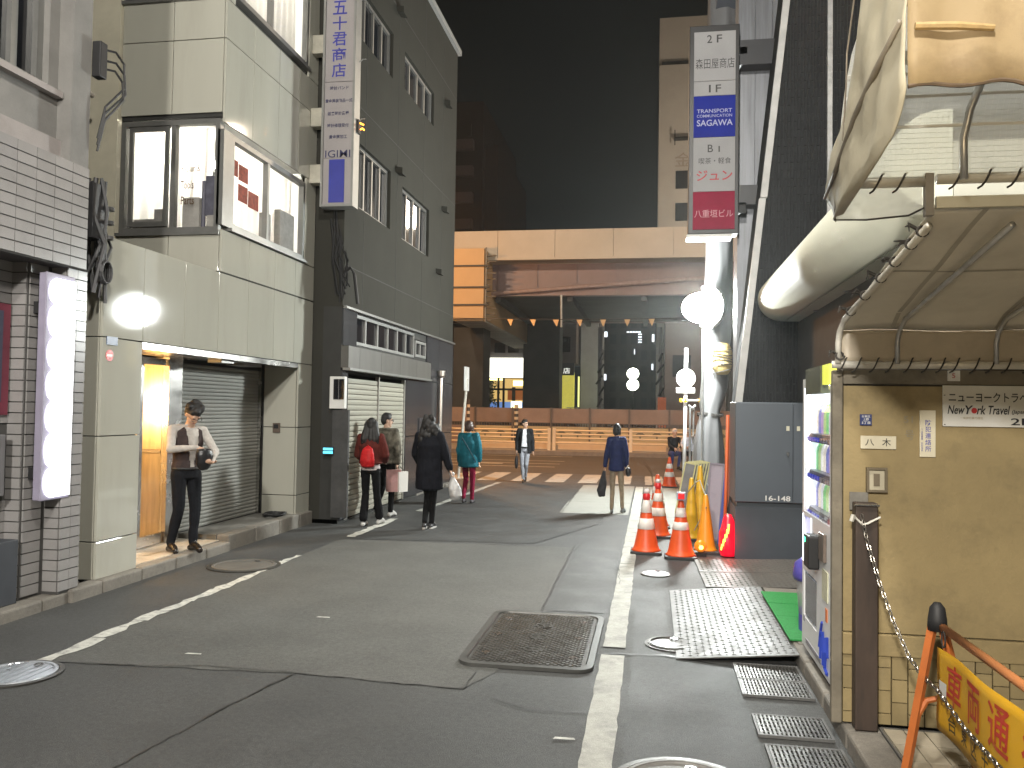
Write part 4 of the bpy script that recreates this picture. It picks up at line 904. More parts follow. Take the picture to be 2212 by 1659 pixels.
# ================================================================== CREAM WALL WITH SIGNS
wl=thing('cream_wall','stained cream rendered wall with signs beside the vending machine','wall',(2,4.9,0))
cr_=mat('stained cream render',(.275,.21,.10),.8,var=.14,vs=2.2,bump=.25,bs=45,stain=.6,sscale=2.1,scol=(.12,.095,.05))
dirt=mat('grimy grey render',(.16,.14,.105),.85,var=.25,vs=5,stain=.6,sscale=4,scol=(.08,.07,.055),bump=.3,bs=40)
b=MB(); b.box(1.025,4.6,4.70,4.775,.59,1.905); b.build('render_panel',cr_,wl)
b=MB(); b.box(.965,1.02,4.69,4.735,.1,1.99); b.build('corner_post',dirt,wl,bevel=.008)
b=MB(); b.box(1.022,4.6,4.695,4.78,1.915,1.995); b.build('top_beam',dirt,wl,bevel=.004)
b=MB(); b.box(1.02,4.6,4.72,4.77,.1,1.98); b.build('core',mat('wall joint dirt',(.045,.04,.03),.9),wl)
b=MB(); b.box(1.022,4.6,4.685,4.78,.468,.583); b.build('plinth_band',cr_,wl,bevel=.006)
bk=mat('cream wall brick',(.26,.2,.095),.7,var=.15,vs=5,stain=.55,sscale=5,scol=(.12,.095,.055),ov=.12,bump=.15,bs=60)
half={h:MB().box(-.0375,.0375,-.018,.012,-h/2,h/2).mesh('brick',bk) for h in(.115,.055)}
for i in range(16):
    x=1.062+.0825*i
    for zc,h in(((.168,.115),(.288,.115),(.408,.115)) if i%2 else ((.138,.055),(.228,.115),(.348,.115),(.438,.055))): inst('brick',half[h],wl,(x,4.713+random.uniform(-.002,.002),zc))
# dark post with its hoop
t=thing('dark_post','dark brown square post with a steel hoop standing against the cream wall','post',(1.12,4.65,.1))
b=MB(); b.box(1.065,1.178,4.60,4.683,.1,1.285); b.build('shaft',mat('dark brown post',(.045,.03,.022),.6,var=.3,vs=4,stain=.5,sscale=6,scol=(.015,.015,.015),aniso=(3,3,.6)),t,bevel=.006)
b=MB(); b.tube([(1.06,4.6,1.27),(1.06,4.59,1.275),(1.18,4.59,1.275),(1.18,4.6,1.27)],.006,6); b.build('hoop',chrome,t)
b=MB(); b.box(1.052,1.146,4.678,4.684,1.24,1.335); b.build('mortar_patch',mat('grey mortar patch',(.16,.15,.13),.9,var=.3,vs=12),t)
# signs
t=thing('travel_agency_sign','wide white sign with black lettering and a red apple, top right on the cream wall','sign',(1.9,4.69,1.8))
b=MB(); b.box(1.522,2.35,4.688,4.699,1.695,1.912); b.build('board',mat('white sign board',(.66,.65,.6),.45,var=.04,vs=3,stain=.35,sscale=3,scol=(.42,.36,.22)),t,bevel=.002)
o=(1.522,4.686,1.695); u=(1,0,0); v=(0,0,1)
lettering(t,[('ニューヨークトラベルジャパン',.028,.128,.60,.052,.012),('New',.022,.066,.085,.046,.018,.25),('Y',.108,.066,.04,.046,.018,.25),('rk',.165,.066,.045,.046,.018,.25),('Travel',.222,.066,.105,.046,.018,.25),('(Japan) Inc.',.335,.066,.12,.026,.012,.2),('2F',.33,.012,.09,.036,.012)],ink,o,u,v)
b=MB(); b.loft([[(1.522+.153+.014*math.cos(a),4.6875,1.695+.085+.015*math.sin(a)) for a in[2*PI*k/20 for k in range(20)]],[(1.522+.153+.014*math.cos(a),4.6855,1.695+.085+.015*math.sin(a)) for a in[2*PI*k/20 for k in range(20)]]]); b.build('red_apple',mat('red apple ink',(.5,.03,.03),.5),t)
b=MB()
for x in(1.53,2.34):
    for z in(1.705,1.86): b.lathe((x,4.686,z),[(.004,-.002),(.004,.002)],8)
b.build('screws',ink,t)
lettering(t,[('一般旅行業代理店',.085,.040,.11,.012,.0)],mat('faded ink',(.35,.28,.16),.6),o,u,v)
t=thing('crime_prevention_plate','narrow upright white plate with blue vertical characters on the cream wall','plate',(1.45,4.69,1.65))
b=MB(); b.box(1.408,1.487,4.69,4.699,1.53,1.778); b.build('plate',mat('ivory plate',(.62,.57,.43),.45,var=.06,stain=.2),t,bevel=.002)
lettering(t,vertical('防犯連絡所',.026,.198,.03,.03,.16,.012),mat('faded blue ink',(.12,.12,.33),.6),(1.408,4.688,1.53),(1,0,0),(0,0,1))
lettering(t,vertical('下谷警察署',.006,.15,.009,.011,.1,.004)+vertical('防犯協会',.006,.078,.009,.011,.1,.004),MATS['faded blue ink'],(1.408,4.688,1.53),(1,0,0),(0,0,1))
t=thing('family_name_plate','cream name plate with two black characters on the cream wall','name plate',(1.2,4.69,1.6))
b=MB(); b.box(1.11,1.29,4.688,4.699,1.567,1.637); b.build('plate',MATS['ivory plate'],t,bevel=.002)
lettering(t,[('八',.022,.018,.046,.034,.006),('木',.108,.016,.044,.042,.006)],ink,(1.11,4.686,1.567),(1,0,0),(0,0,1))
t=thing('address_tile','small blue address tile above the cream name plate','plate',(1.14,4.69,1.72))
b=MB(); b.box(1.107,1.166,4.689,4.699,1.693,1.752); b.build('tile',mat('blue address enamel',(.03,.045,.15),.4,var=.2),t)
lettering(t,[('台東区',.008,.042,.043,.012,.01),('上野',.014,.025,.03,.014,.01),('5丁目',.008,.007,.043,.014,.01)],whitep,(1.107,4.687,1.693),(1,0,0),(0,0,1))
t=thing('door_intercom','small framed intercom box below the name plate','intercom',(1.19,4.68,1.4))
b=MB(); fr=.012; b.box(1.138,1.242,4.672,4.699,1.337,1.337+fr).box(1.138,1.242,4.672,4.699,1.468-fr,1.468).box(1.138,1.138+fr,4.672,4.699,1.349,1.456).box(1.242-fr,1.242,4.672,4.699,1.349,1.456); b.build('frame',mat('bronze frame',(.16,.13,.085),.5,.3),t)
b=MB(); b.box(1.15,1.23,4.685,4.699,1.349,1.456); b.build('faceplate',mat('beige faceplate',(.42,.38,.28),.5),t)
b=MB(); b.box(1.175,1.205,4.68,4.685,1.37,1.435); b.build('button',mat('brown button',(.15,.12,.08),.5),t)
t=thing('number_tag','tiny white tag hanging from the beam above the travel sign','tag',(1.57,4.68,1.96))
b=MB(); b.box(1.545,1.605,4.683,4.6945,1.935,1.99); b.build('tag_plate',whitep,t)
lettering(t,[('5',.02,.016,.016,.024,.004)],mat('red tag ink',(.4,.05,.05),.5),(1.545,4.682,1.935),(1,0,0),(0,0,1))
t=thing('stencilled_note','faded dark smudged characters on the wall between the name plate and the upright plate','marking',(1.35,4.695,1.68))
lettering(t,[('51',.0,.11,.045,.035,.002),('号',.006,.02,.045,.05,.0)],mat('faded stencil',(.22,.19,.13),.8),(1.33,4.696,1.6),(1,0,0),(0,0,1))

# ================================================================== TARPAULIN AWNING (upper right)
aw=thing('tarpaulin_awning','patched tarpaulin awning on laced pipes above the cream wall','awning',(1.5,3.8,2.4))
tarp=mat('dirty grey tarpaulin',(.68,.64,.55),.55,var=.1,vs=3,stain=.5,sscale=1.6,scol=(.5,.46,.38),bump=.25,bs=14)
vinyl=mat('dirty cream vinyl',(.47,.41,.32),.4,var=.12,vs=5,stain=.5,sscale=3,scol=(.26,.22,.17),bump=.2,bs=12)
beige=mat('beige awning cloth',(.40,.37,.28),.6,var=.08,vs=3,stain=.55,sscale=2.4,scol=(.24,.19,.115),bump=.3,bs=9)
tan=mat('tan awning cloth',(.27,.20,.105),.7,var=.12,vs=3,stain=.7,sscale=3.2,scol=(.14,.09,.045),bump=.3,bs=9)
pipew=mat('white painted pipe',(.58,.56,.5),.35,.1,var=.12,vs=14,stain=.45,sscale=9,scol=(.25,.22,.18))
cord=mat('dark cord',(.035,.03,.025),.8)
b=MB(); b.tube([(.95,4.62,2.015),(2.8,4.62,2.015)],.021,10); b.build('rear_pipe',pipew,aw,smooth=True)
def lacing(x0,x1,y,z,r,step,seed):
    random.seed(seed); b=MB(); x=x0
    while x<x1:
        b=MB(); b.tube([(x+ (q-.5)*.05,y-(r+.004)*math.cos(PI*(q-.5)*1.2),z+(r+.006)*math.sin(PI*(q-.5)*1.0)*1.4) for q in[k/6 for k in range(7)]],.0042,5)
        b.build('lacing_loop',cord,aw); x+=step*random.uniform(.8,1.2)
lacing(1.0,2.5,4.62,2.015,.021,.085,3)
for x0,dx in((.975,.085),(1.27,.09),(1.75,.1)):
    b=MB(); b.tube([(x0,4.6,2.02),(x0,4.6,2.13),(x0+.004,4.58,2.19),(x0+.012,4.5,2.245),(x0+dx,3.42,2.49)],.016 if x0<1 else .013,8); b.build('rafter',pipew if x0<1 else MATS['galvanised pipe'],aw,smooth=True)
def slope(u,v,zo=0):
    x=.985+1.8*u+ (.07*v if u<.01 else 0); 
    pr=[(4.62,2.20),(4.5,2.272),(3.34,2.55)]; 
    if v<.12: q=v/.12; y=pr[0][0]+(pr[1][0]-pr[0][0])*q; z=pr[0][1]+(pr[1][1]-pr[0][1])*q
    else: q=(v-.12)/.88; y=pr[1][0]+(pr[2][0]-pr[1][0])*q; z=pr[1][1]+(pr[2][1]-pr[1][1])*q
    return (x,y,z+.012*noise.noise(V((x*3,y*3,0)))+zo)
b=MB(); b.grid(slope,24,18); b.build('tarp_roof',tarp,aw,smooth=True,solid=.003)
b=MB(); b.grid(lambda u,v:(.985+1.8*u,4.625+.006*noise.noise(V((u*14,v*5,3))),2.03+.175*v),30,6); b.build('rear_flap',vinyl,aw,smooth=True,solid=.003)
for k,(y,dz) in enumerate(((4.42,0),(4.2,0),(3.98,0),(3.8,0),(3.62,0),(3.5,0),(4.6,-.16))):
    z=2.245+(4.5-y)/1.08*.245+.012+dz; x=.988+.073*(4.5-y)/1.08
    if dz: z=2.06
    b=MB(); random.seed(k)
    b.tube([(x+.02*math.cos(a),y-.004*a,z+.02*math.sin(a)) for a in[2*PI*q/10 for q in range(11)]],.006,5)
    for s in(0,1): b.tube([(x-.015,y,z+.012),(x-.035-random.uniform(0,.02),y-.01,z+random.uniform(.0,.035)),(x-.05-random.uniform(0,.02),y-.02,z+random.uniform(-.02,.02))],[.008,.006,.002],5)
    b.build('tie',cord,aw)
# front frame
b=MB(); b.tube([(.72,3.3,2.632),(1.01,3.3,2.632)],.02,12); b.tube([(1.05,3.3,2.64),(2.8,3.3,2.64)],.02,12); b.build('front_pipe',pipew,aw,smooth=True)
lacing(.76,1.0,3.3,2.632,.02,.075,5); lacing(1.12,2.6,3.3,2.64,.02,.09,6)
b=MB(); b.box(1.045,2.8,3.285,3.305,2.528,2.572); b.build('front_batten',mat('cream batten',(.58,.55,.44),.6,var=.1,stain=.3),aw,bevel=.002)
b=MB(); b.box(1.005,1.035,3.28,3.31,2.50,2.66); b.build('upright_clamp',mat('grey clamp',(.3,.28,.25),.5,.3,var=.2,stain=.4),aw)
film=glass('reinforced clear film',(.9,.9,.86),rough=.06,haze=.66,ripple=.8)
def vault(u,v):
    x=.70+2.0*u; pr=[(3.29,2.63),(3.285,2.76),(3.26,2.87),(3.2,2.97),(3.1,3.05),(2.9,3.12)]
    q=v*(len(pr)-1); i=min(int(q),len(pr)-2); f=q-i
    return (x,pr[i][0]+(pr[i+1][0]-pr[i][0])*f+.008*noise.noise(V((x*8,v*9,1))),pr[i][1]+(pr[i+1][1]-pr[i][1])*f)
b=MB(); b.grid(vault,60,20); b.build('clear_panel',film,aw,smooth=True)
b=MB(); b.grid(lambda u,v:(.69+.31*u,3.305+.012*noise.noise(V((u*7,v*6,8))),2.49+.02*u*u+.13*v),24,10); b.build('clear_drape',film,aw,smooth=True)
b=MB(); b.tube([(.69,3.3,2.63),(.685,3.3,2.495),(.80,3.3,2.492),(.95,3.3,2.505),(1.02,3.3,2.54)],.004,5); b.build('drape_hem',cord,aw)
b=MB(); th=mat('white scrim thread',(.6,.6,.55),.5)
for k in range(101): b.tube([V(vault(k/100,v))+V((0,-.003,0)) for v in(0,.2,.4,.6,.8)],.0006,3,False)
for k in range(26): b.tube([V(vault(u/8,.8*k/25))+V((0,-.003,0)) for u in range(9)],.0006,3,False)
stuff(b.build('scrim_threads',th,aw))
for v,h in((.33,.010),(.52,.010),(.66,.012)):
    b=MB(); b.grid(lambda u,w:V(vault(u,v+(w-.5)*h*1.9))+V((0,-.006,0)),20,1); b.build('white_strap',mat('white strap',(.72,.71,.66),.4,var=.06) if 'white strap' not in MATS else MATS['white strap'],aw,solid=.002)
b=MB(); b.box(.75,2.7,3.02,3.06,2.985,3.02); b.build('top_rail',MATS['white painted pipe'],aw)
for x in(1.135,1.9):
    b=MB(); b.tube([(x,3.27,2.63),(x-.004,3.26,2.78),(x+.01,3.235,2.88),(x+.04,3.15,3.0)],.014,10); b.build('curved_rib',MATS['galvanised pipe'],aw,smooth=True)
# side gusset, seam and valance
gp=[(3.44,2.70),(3.49,2.63),(3.33,2.49),(3.08,2.50),(2.69,2.54),(2.53,2.57),(2.47,2.62),(2.42,2.66),(2.42,2.84),(2.42,3.6),(2.66,3.6),(2.91,3.19),(3.09,2.91),(3.35,2.77)]
def span(z):
    ys=[]
    for (y0,z0),(y1,z1) in zip(gp,gp[1:]+gp[:1]):
        if (z0-z)*(z1-z)<=0 and z0!=z1: ys.append(y0+(y1-y0)*(z-z0)/(z1-z0))
    return max(ys),min(ys)
def gus(u,v):
    z=2.495+(3.58-2.495)*v; a,c=span(z); y=a+(c-a)*u
    return (.69-.028*math.sin(PI*u)+.02*noise.noise(V((y*3.2,z*3.2,2)))+.011*noise.noise(V((y*9+z*6,z*5-y*3,5)))+.005*noise.noise(V((y*24,z*10,1))),y,z)
b=MB(); b.grid(gus,24,44); b.build('side_gusset',beige,aw,smooth=True,solid=.004)
b=MB(); b.tube([(.672,3.42,2.61),(.662,3.12,2.665),(.66,2.86,2.745),(.665,2.64,2.80),(.68,2.44,2.86)],[.007,.011,.012,.011,.008],8); b.build('seam_pipe',mat('seam tube',(.16,.14,.11),.5,var=.3),aw,smooth=True)
b=MB(); b.tube([(.665,2.9,3.18),(.655,2.97,3.0),(.655,2.98,2.9),(.66,3.05,2.72)],.003,5); b.build('cord',MATS['seam tube'],aw)
b=MB(); b.grid(lambda u,v:(.69+1.6*u,2.40+.022*noise.noise(V((u*5,v*2,4)))+.008*noise.noise(V((u*22,v*4,9))),2.65+.012*math.sin(u*19)+.010*math.sin(u*43+1)+.95*v),60,12); b.build('valance',tan,aw,smooth=True,solid=.004)
b=MB(); b.tube([(.69+1.6*u,2.40+.02*noise.noise(V((u*5,0,4))),2.65+.012*math.sin(u*19)+.010*math.sin(u*43+1)) for u in[k/60 for k in range(61)]],.006,6); b.build('valance_hem',mat('mouldy hem',(.09,.06,.035),.8,var=.4,vs=20),aw)
for u0 in(.14,.42,.70):
    b=MB(); b.grid(lambda u,v:V(slope(u0+.012*u,.02+.96*v))-V((0,0,.004)),1,18); b.build('tarp_seam',mat('tarp seam',(.40,.37,.31),.6) if 'tarp seam' not in MATS else MATS['tarp seam'],aw)
b=MB(); b.grid(lambda u,v:V(slope(u,.53+.012*v))-V((0,0,.004)),24,1); b.build('tarp_seam',MATS['tarp seam'],aw)
b=MB(); b.tube([(.70,2.374,2.815),(.80,2.37,2.808),(.90,2.374,2.798)],[.011,.012,.009],8); b.build('bamboo_batten',mat('pale batten',(.36,.25,.11),.6,var=.3,vs=20),aw)

# ================================================================== BARRICADE, CHAIN
ba=thing('folding_barricade','orange folding barricade with a yellow lettered banner on the tiled forecourt','barricade',(1.3,3.4,.11))
om=mat('worn orange paint',(.48,.135,.03),.5,var=.15,vs=6,stain=.45,sscale=6,scol=(.2,.07,.03))
def leg(p0,p1,w=.022): 
    b=MB(); b.tube([p0,p1],w,4); return b
for yy in(4.08,2.5):
    leg((1.285,yy,.82),(1.155,yy-.02,.11)).build('leg',om,ba); leg((1.315,yy,.82),(1.475,yy-.02,.11)).build('leg',om,ba)
    b=MB(); b.tube([(1.20,yy-.01,.36),(1.25,yy-.01,.45),(1.32,yy-.01,.47),(1.40,yy-.01,.42)],.014,6); b.tube([(1.40,yy-.01,.42),(1.42,yy-.02,.33)],.014,6); b.build('brace',om,ba)
    b=MB(); b.lathe((1.3,yy,.77),[(.045,0),(.042,.05),(.034,.1),(.015,.125)],10); b.build('end_cap',blackm,ba,smooth=True)
b=MB(); b.tube([(1.312,4.05,.79),(1.315,2.5,.80)],.019,10); b.build('top_bar',mat('pale orange bar',(.52,.2,.07),.45,var=.12,stain=.3,sscale=5),ba,smooth=True)
bn=mat('yellow banner vinyl',(.62,.34,.015),.42,var=.08,vs=4,stain=.3,sscale=4,scol=(.4,.22,.03),bump=.15,bs=10)
def ban(u,v,off=0): 
    y=3.98-1.4*u; return (1.268+.012*math.sin(u*11)+.008*noise.noise(V((u*6,v*3,2)))-off,y,.36+.36*v-.05*u*(1-v)*.4+ .02*(1-abs(2*u-1)))
b=MB(); b.grid(lambda u,v:ban(u,v),40,8); b.build('banner',bn,ba,smooth=True,solid=.002)
def on_banner(items,m,name):
    b=MB()
    for t_,y,z,w,h,bo in items:
        vs_,fs_=glyphs(t_,bo)
        x0=min(p.x for p in vs_);x1=max(p.x for p in vs_);y0=min(p.y for p in vs_);y1=max(p.y for p in vs_)
        b=MB(); b.add([ban(min(1,max(0,(y+(p.x-x0)/(x1-x0)*w)/1.4)),(z+(p.y-y0)/(y1-y0)*h)/.36,.004) for p in vs_],fs_); b.build(name,m,ba)
on_banner([(c,.10+.25*k,.15,.17,.17,.012) for k,c in enumerate('車両通行止')],mat('red banner ink',(.45,.035,.02),.5,stain=.3,sscale=8,scol=(.6,.3,.03)),'red_character')
on_banner([(c,.12+.135*k,.035,.075,.075,.012) for k,c in enumerate('台東区土木事務所')],mat('black banner ink',(.06,.045,.02),.5),'black_character')
b=MB(); b.quad(ban(.02,.42,.006),ban(.075,.42,.006),ban(.075,.62,.006),ban(.02,.62,.006)); b.build('white_patch',whitep,ba)
b=MB(); b.tube([(1.29,3.97+.022*math.cos(a),.755+.035*math.sin(a)) for a in[2*PI*q/14 for q in range(15)]],.004,5); b.build('cord_loop',cord,ba)
ch=thing('chain','steel chain sagging from the dark post down to the orange barricade','chain',(1.2,4.4,.9))
tor=MB(); tor.tube([(.020*math.cos(a)*(1.0),0,.0095*math.sin(a)) for a in[2*PI*q/12 for q in range(13)]],.0032,5)
tme=tor.mesh('chain_link',mat('chain steel',(.3,.28,.25),.35,.9,var=.2))
path=[V(p) for p in((1.095,4.585,1.21),(1.11,4.56,1.10),(1.15,4.47,.9),(1.19,4.37,.73),(1.225,4.25,.60),(1.24,4.12,.555),(1.245,3.9,.55),(1.25,3.6,.50),(1.25,3.2,.485),(1.25,2.8,.50))]
def along(path,step):
    out=[];d=0;
    for a,c in zip(path,path[1:]):
        L=(c-a).length
        while d<L: out.append((a.lerp(c,d/L),(c-a).normalized())); d+=step
        d-=L
    return out
for i,(p,d) in enumerate(along(path,.031)):
    q=d.to_track_quat('X','Z').to_matrix().to_4x4()@Matrix.Rotation(PI/2*(i%2),4,'X')
    inst('chain_link',tme,ch,p,q.to_euler())
b=MB(); b.tube([(1.055,4.59,1.215),(1.095,4.585,1.175),(1.12,4.585,1.18),(1.185,4.59,1.215)],.006,6); b.tube([(1.04,4.585,1.19),(1.05,4.585,1.225)],.012,6); b.build('post_hook',pipew,ch)

# ================================================================== CONES, LAMPS AND SITE CLUTTER
orange=mat('orange cone plastic',(.62,.075,.012),.42,var=.08,vs=3,stain=.25,sscale=5,scol=(.35,.05,.02)); refl=mat('white reflective sleeve',(.72,.68,.64),.35,var=.05,stain=.2,sscale=6)
baseb=mat('cone base',(.03,.03,.032),.7,var=.2); yel=mat('yellow cone plastic',(.62,.36,.015),.42,var=.08,stain=.2,sscale=5)
def cone(loc,label,h=.70,m=orange,bands=((.30,.41),(.47,.56)),rb=.165,group=None,lampc=None,cat='traffic cone'):
    t=thing('traffic_cone',label,cat,loc,group); x,y,z=loc
    b=MB(); s=.19; b.prism([(x-s+.03,y-s),(x+s-.03,y-s),(x+s,y-s+.03),(x+s,y+s-.03),(x+s-.03,y+s),(x-s+.03,y+s),(x-s,y+s-.03),(x-s,y-s+.03)],'z',z,z+.035); b.build('base',baseb,t,bevel=.006)
    rad=lambda q: rb*(1-q/h)+.026*(q/h)
    b=MB(); b.lathe((x,y,z),[(rb+.02,.036),(rb,.05)]+[(rad(q),q) for q in(.1,.2,.3,.4,.5,.6,h-.02)]+[(.015,h)],24); b.build('body',m,t,smooth=True)
    for a,c in bands: b=MB(); b.lathe((x,y,z),[(rad(a)+.002,a),(rad(a)+.005,a+.003),(rad(c)+.005,c-.003),(rad(c)+.002,c)],24,False); b.build('reflective_band',refl,t,smooth=True)
    if lampc:
        b=MB(); b.lathe((x,y,z),[(.04,h-.05),(.045,h-.02),(.045,h+.02),(.03,h+.035)],14); b.build('lamp_collar',mat('red collar',(.35,.01,.015),.3,emit=(1,.02,.02),es=.25) if 'red collar' not in MATS else MATS['red collar'],t,smooth=True)
        b=MB(); b.ell((x,y,z+h+.055),(.04,.04,.035),12,8); b.build('lamp_dome',lampc,t,smooth=True)
    return t
lens=mat('clear lamp lens',(.55,.5,.5),.1,spec=.8,coat=.5)
cone((-.05,10.40,0),'banded orange cone topped by a small dome lamp, nearest on the white line',.70,bands=((.30,.43),(.50,.66)),lampc=lens)
cone((.36,10.16,0),'orange cone with white bands and a square red flasher on top, nearest the amber lamp',.70,bands=((.34,.43),(.49,.60)))
cone((.1,11.75,0),'orange cone just behind the dome-lamp cone on the white line',.72,bands=((.30,.41),(.50,.61)),lampc=lens)
cone((.10,12.7,0),'reddish cone furthest back in the row along the white line',.80,bands=((.32,.42),(.52,.62)))
cone((.42,19.45,0),'lone orange cone standing out by the zebra crossing near the seated figure',.70,bands=((.25,.36),(.44,.55)))
cone((.55,11.6,0),'plain yellow cone on the left of the yellow pair',.85,yel,(),rb=.12)
cone((.70,12.2,0),'plain yellow cone set further back, beside the sheeted column',.98,yel,(),rb=.13)
cone((.68,10.62,0),'amber-yellow cone with a cord round its neck in front of the leaning boards',.72,mat('amber cone plastic',(.66,.27,.012),.4,var=.08),(),rb=.13)
t=thing('cone_flasher','square red flasher lamp clipped on top of the right-hand banded cone','flasher',(.36,10.16,.7))
b=MB(); b.box(.305,.415,10.09,10.14,.69,.79); b.build('case',mat('flasher case',(.3,.32,.4),.4),t,bevel=.012)
b=MB(); b.box(.322,.398,10.08,10.092,.705,.775); b.build('lens',mat('red lens',(.5,.015,.02),.2,emit=(1,.03,.03),es=.4),t,bevel=.006)
t=thing('amber_warning_lamp','round amber warning lamp glowing on the ground between the cones','warning lamp',(.60,10.28,0))
b=MB(); b.ell((.60,10.28,.13),(.075,.05,.075),16,10); b.build('lens',mat('amber lens',(.6,.2,.01),.15,emit=(1,.3,.02),es=.45,coat=.5),t,smooth=True)
b=MB(); b.ell((.605,10.238,.12),(.028,.014,.028),10,8); b.build('bulb',emat('amber bulb',(1,.55,.08),9),t)
b=MB(); b.box(.53,.67,10.28,10.40,.0,.05).tube([(.6,10.33,.04),(.6,10.33,.13)],.03,8); b.build('foot',blackm,t)
t=thing('red_light_bag','red translucent bag lit from inside, glowing against the grey cabinet','warning lamp',(.92,10.35,0))
rg=mat('red lit film',(.5,.01,.015),.2,emit=(1,.0,.03),es=.9,coat=.6,bump=.6,bs=25)
b=MB(); rr=[]
for i in range(10):
    z=.02+.5*i/9; s=(.8,1,1.05,1,1,.95,.9,.8,.6,.35)[i]
    rr.append([(.93+.105*s*math.cos(a)*(1+.25*noise.noise(V((math.cos(a)*2,math.sin(a)*2,z*9)))),10.33+.09*s*math.sin(a),z) for a in[2*PI*k/16 for k in range(16)]])
b.loft(rr); b.build('bag',rg,t,smooth=True)
b=MB()
for k in range(5): b.tube([(.84+.02*k,10.235,.1+.05*k),(.85+.02*k,10.23,.17+.06*k)],.009,5)
b.build('bulb',emat('amber filament',(1,.45,.05),7),t)
lamp('red_bag_light','POINT',(.9,10.18,.22),5,(1,.02,.03),.05)
t=thing('orange_post','tall orange post leaning beside the grey switch cabinet','post',(.97,11,0))
b=MB(); b.tube([(.93,11,0),(.955,11,.6),(.975,11,1.72)],.022,10); b.build('pole',mat('orange post paint',(.55,.10,.02),.45,var=.1),t,smooth=True)
t=thing('salmon_board','salmon-coloured weathered board standing between the orange post and the grey cabinet','board',(1.02,10.9,0))
b=MB(); b.box(.985,1.08,11.02,11.06,0,1.66); b.build('plank',mat('salmon timber',(.35,.12,.07),.6,var=.25,vs=4,stain=.5,sscale=4,scol=(.08,.06,.05),aniso=(5,5,.7)),t)
def leaning(name,label,cat,x,y,w,h,tilt,m,th=.02,lean=.15,parts=None):
    t=thing(name,label,cat,(x,y,0)); mx=Matrix.Rotation(R(tilt),3,'Y')@Matrix.Rotation(-lean,3,'X')
    b=MB(); b.obox(V((x,y,0))+mx@V((0,0,h/2)),(w,th,h),mx); o=b.build('panel',m,t); 
    b=MB()
    for s in(-1,1): b.obox(V((x,y,0))+mx@V((s*(w/2-.012),-.016,h/2)),(.024,.012,h),mx)
    for s in(.012,h-.012): b.obox(V((x,y,0))+mx@V((0,-.016,s)),(w-.05,.012,.024),mx)
    b.build('edge_frame',parts or m,t); return t
leaning('leaning_board','faded lilac board leaning on the sheeted column behind the amber-yellow cone','board',.83,11.6,.2,1.06,4,mat('faded lilac board',(.30,.27,.32),.6,var=.2,stain=.4,sscale=5),parts=mat('lilac edge',(.2,.18,.22),.6))
leaning('leaning_board','deep blue board leaning edge-on beside the lilac board','board',.93,11.3,.11,.98,6,mat('deep blue board',(.03,.05,.26),.4,var=.1))
for k in range(6):
    leaning('folding_sign_frame',('foremost grey folding frame in the stack by the white sign pole','second grey folding frame in the stack by the white sign pole','third grey folding frame in the stack by the white sign pole','fourth grey folding frame in the stack by the white sign pole','fifth grey folding frame in the stack by the white sign pole','rearmost grey folding frame in the stack by the sheeted column')[k],'sign frame',.50+.055*k,14.4+.12*k,.2,.9,11,mat('grey frame panel',(.14,.14,.14),.4,.3,var=.25) if 'grey frame panel' not in MATS else MATS['grey frame panel'],.018,.1,parts=(mat('yellow grey frame',(.45,.42,.2),.4,.3,var=.3) if 'yellow grey frame' not in MATS else MATS['yellow grey frame']))
    bpy.context.view_layer.objects.active=None
for o_ in [o for o in COL.objects if o.name.startswith('folding_sign_frame')]: o_['group']='folding frames stacked by the sign pole'
t=thing('tie_cord','pale cord strung between the yellow cones','cord',(.62,11.2,.7))
b=MB(); b.tube([(.50,11.5,.66),(.60,11.45,.80),(.66,11.6,.82),(.72,10.8,.6),(.68,10.55,.56)],.008,5); b.tube([(.72,10.8,.6),(.62,10.9,.35),(.56,10.95,.22)],.008,5); b.build('cord',mat('cord',(.25,.22,.16),.8),t)
# pole with the round sign seen from behind
t=thing('road_sign','white pole with a round sign and a short plate, overlit by the work lamp','road sign',(.69,17.5,0))
wsp=mat('overlit white sign back',(.78,.78,.78),.4,.1,var=.03)
b=MB(); b.tube([(.675,17.5,0),(.70,17.5,3.08)],.038,12); b.build('pole',wsp,t,smooth=True)
b=MB(); b.loft([[(.695+.195*math.cos(a),17.44,2.45+.195*math.sin(a)) for a in[2*PI*k/32 for k in range(32)]],[(.695+.195*math.cos(a),17.425,2.45+.195*math.sin(a)) for a in[2*PI*k/32 for k in range(32)]]]); b.build('disc',wsp,t)
b=MB(); b.box(.50,.88,17.425,17.44,2.14,2.25); b.build('plate',wsp,t,bevel=.01)
b=MB()
for z in(2.53,2.36,2.2): b.box(.66,.73,17.41,17.45,z-.008,z+.008)
b.build('clamp',galv,t)
t=thing('yellow_clamp_bar','short pipe with yellow clamp ends tied to the white sign pole','pipe',(.8,17.45,1.98))
b=MB(); b.tube([(.58,17.42,1.985),(1.0,17.42,1.995)],.022,8); b.build('pipe',pipew,t)
for x in(.60,.69,.98): b=MB(); b.lathe((x,17.42,1.95),[(.03,0),(.035,.02),(.035,.06),(.03,.08)],10); b.build('clamp',yel,t)
t=thing('scaffold_frame','pale tube scaffold frame edge-on beside the sheeted column','scaffold',(.9,19,0))
b=MB()
for x,y in((.84,18.6),(.94,19.2)): b.tube([(x,y,0),(x,y,1.85)],.024,8)
for z in(.5,1.2,1.8): b.tube([(.84,18.6,z),(.94,19.2,z)],.02,8)
b.tube([(.80,18.6,1.9),(.88,18.6,1.84),(.96,18.6,1.9)],.03,8)
b.build('tubes',galv,t); b=MB(); b.box(.85,.97,18.7,18.72,.9,1.05); b.build('strap',mat('grey strap',(.25,.25,.27),.6),t)

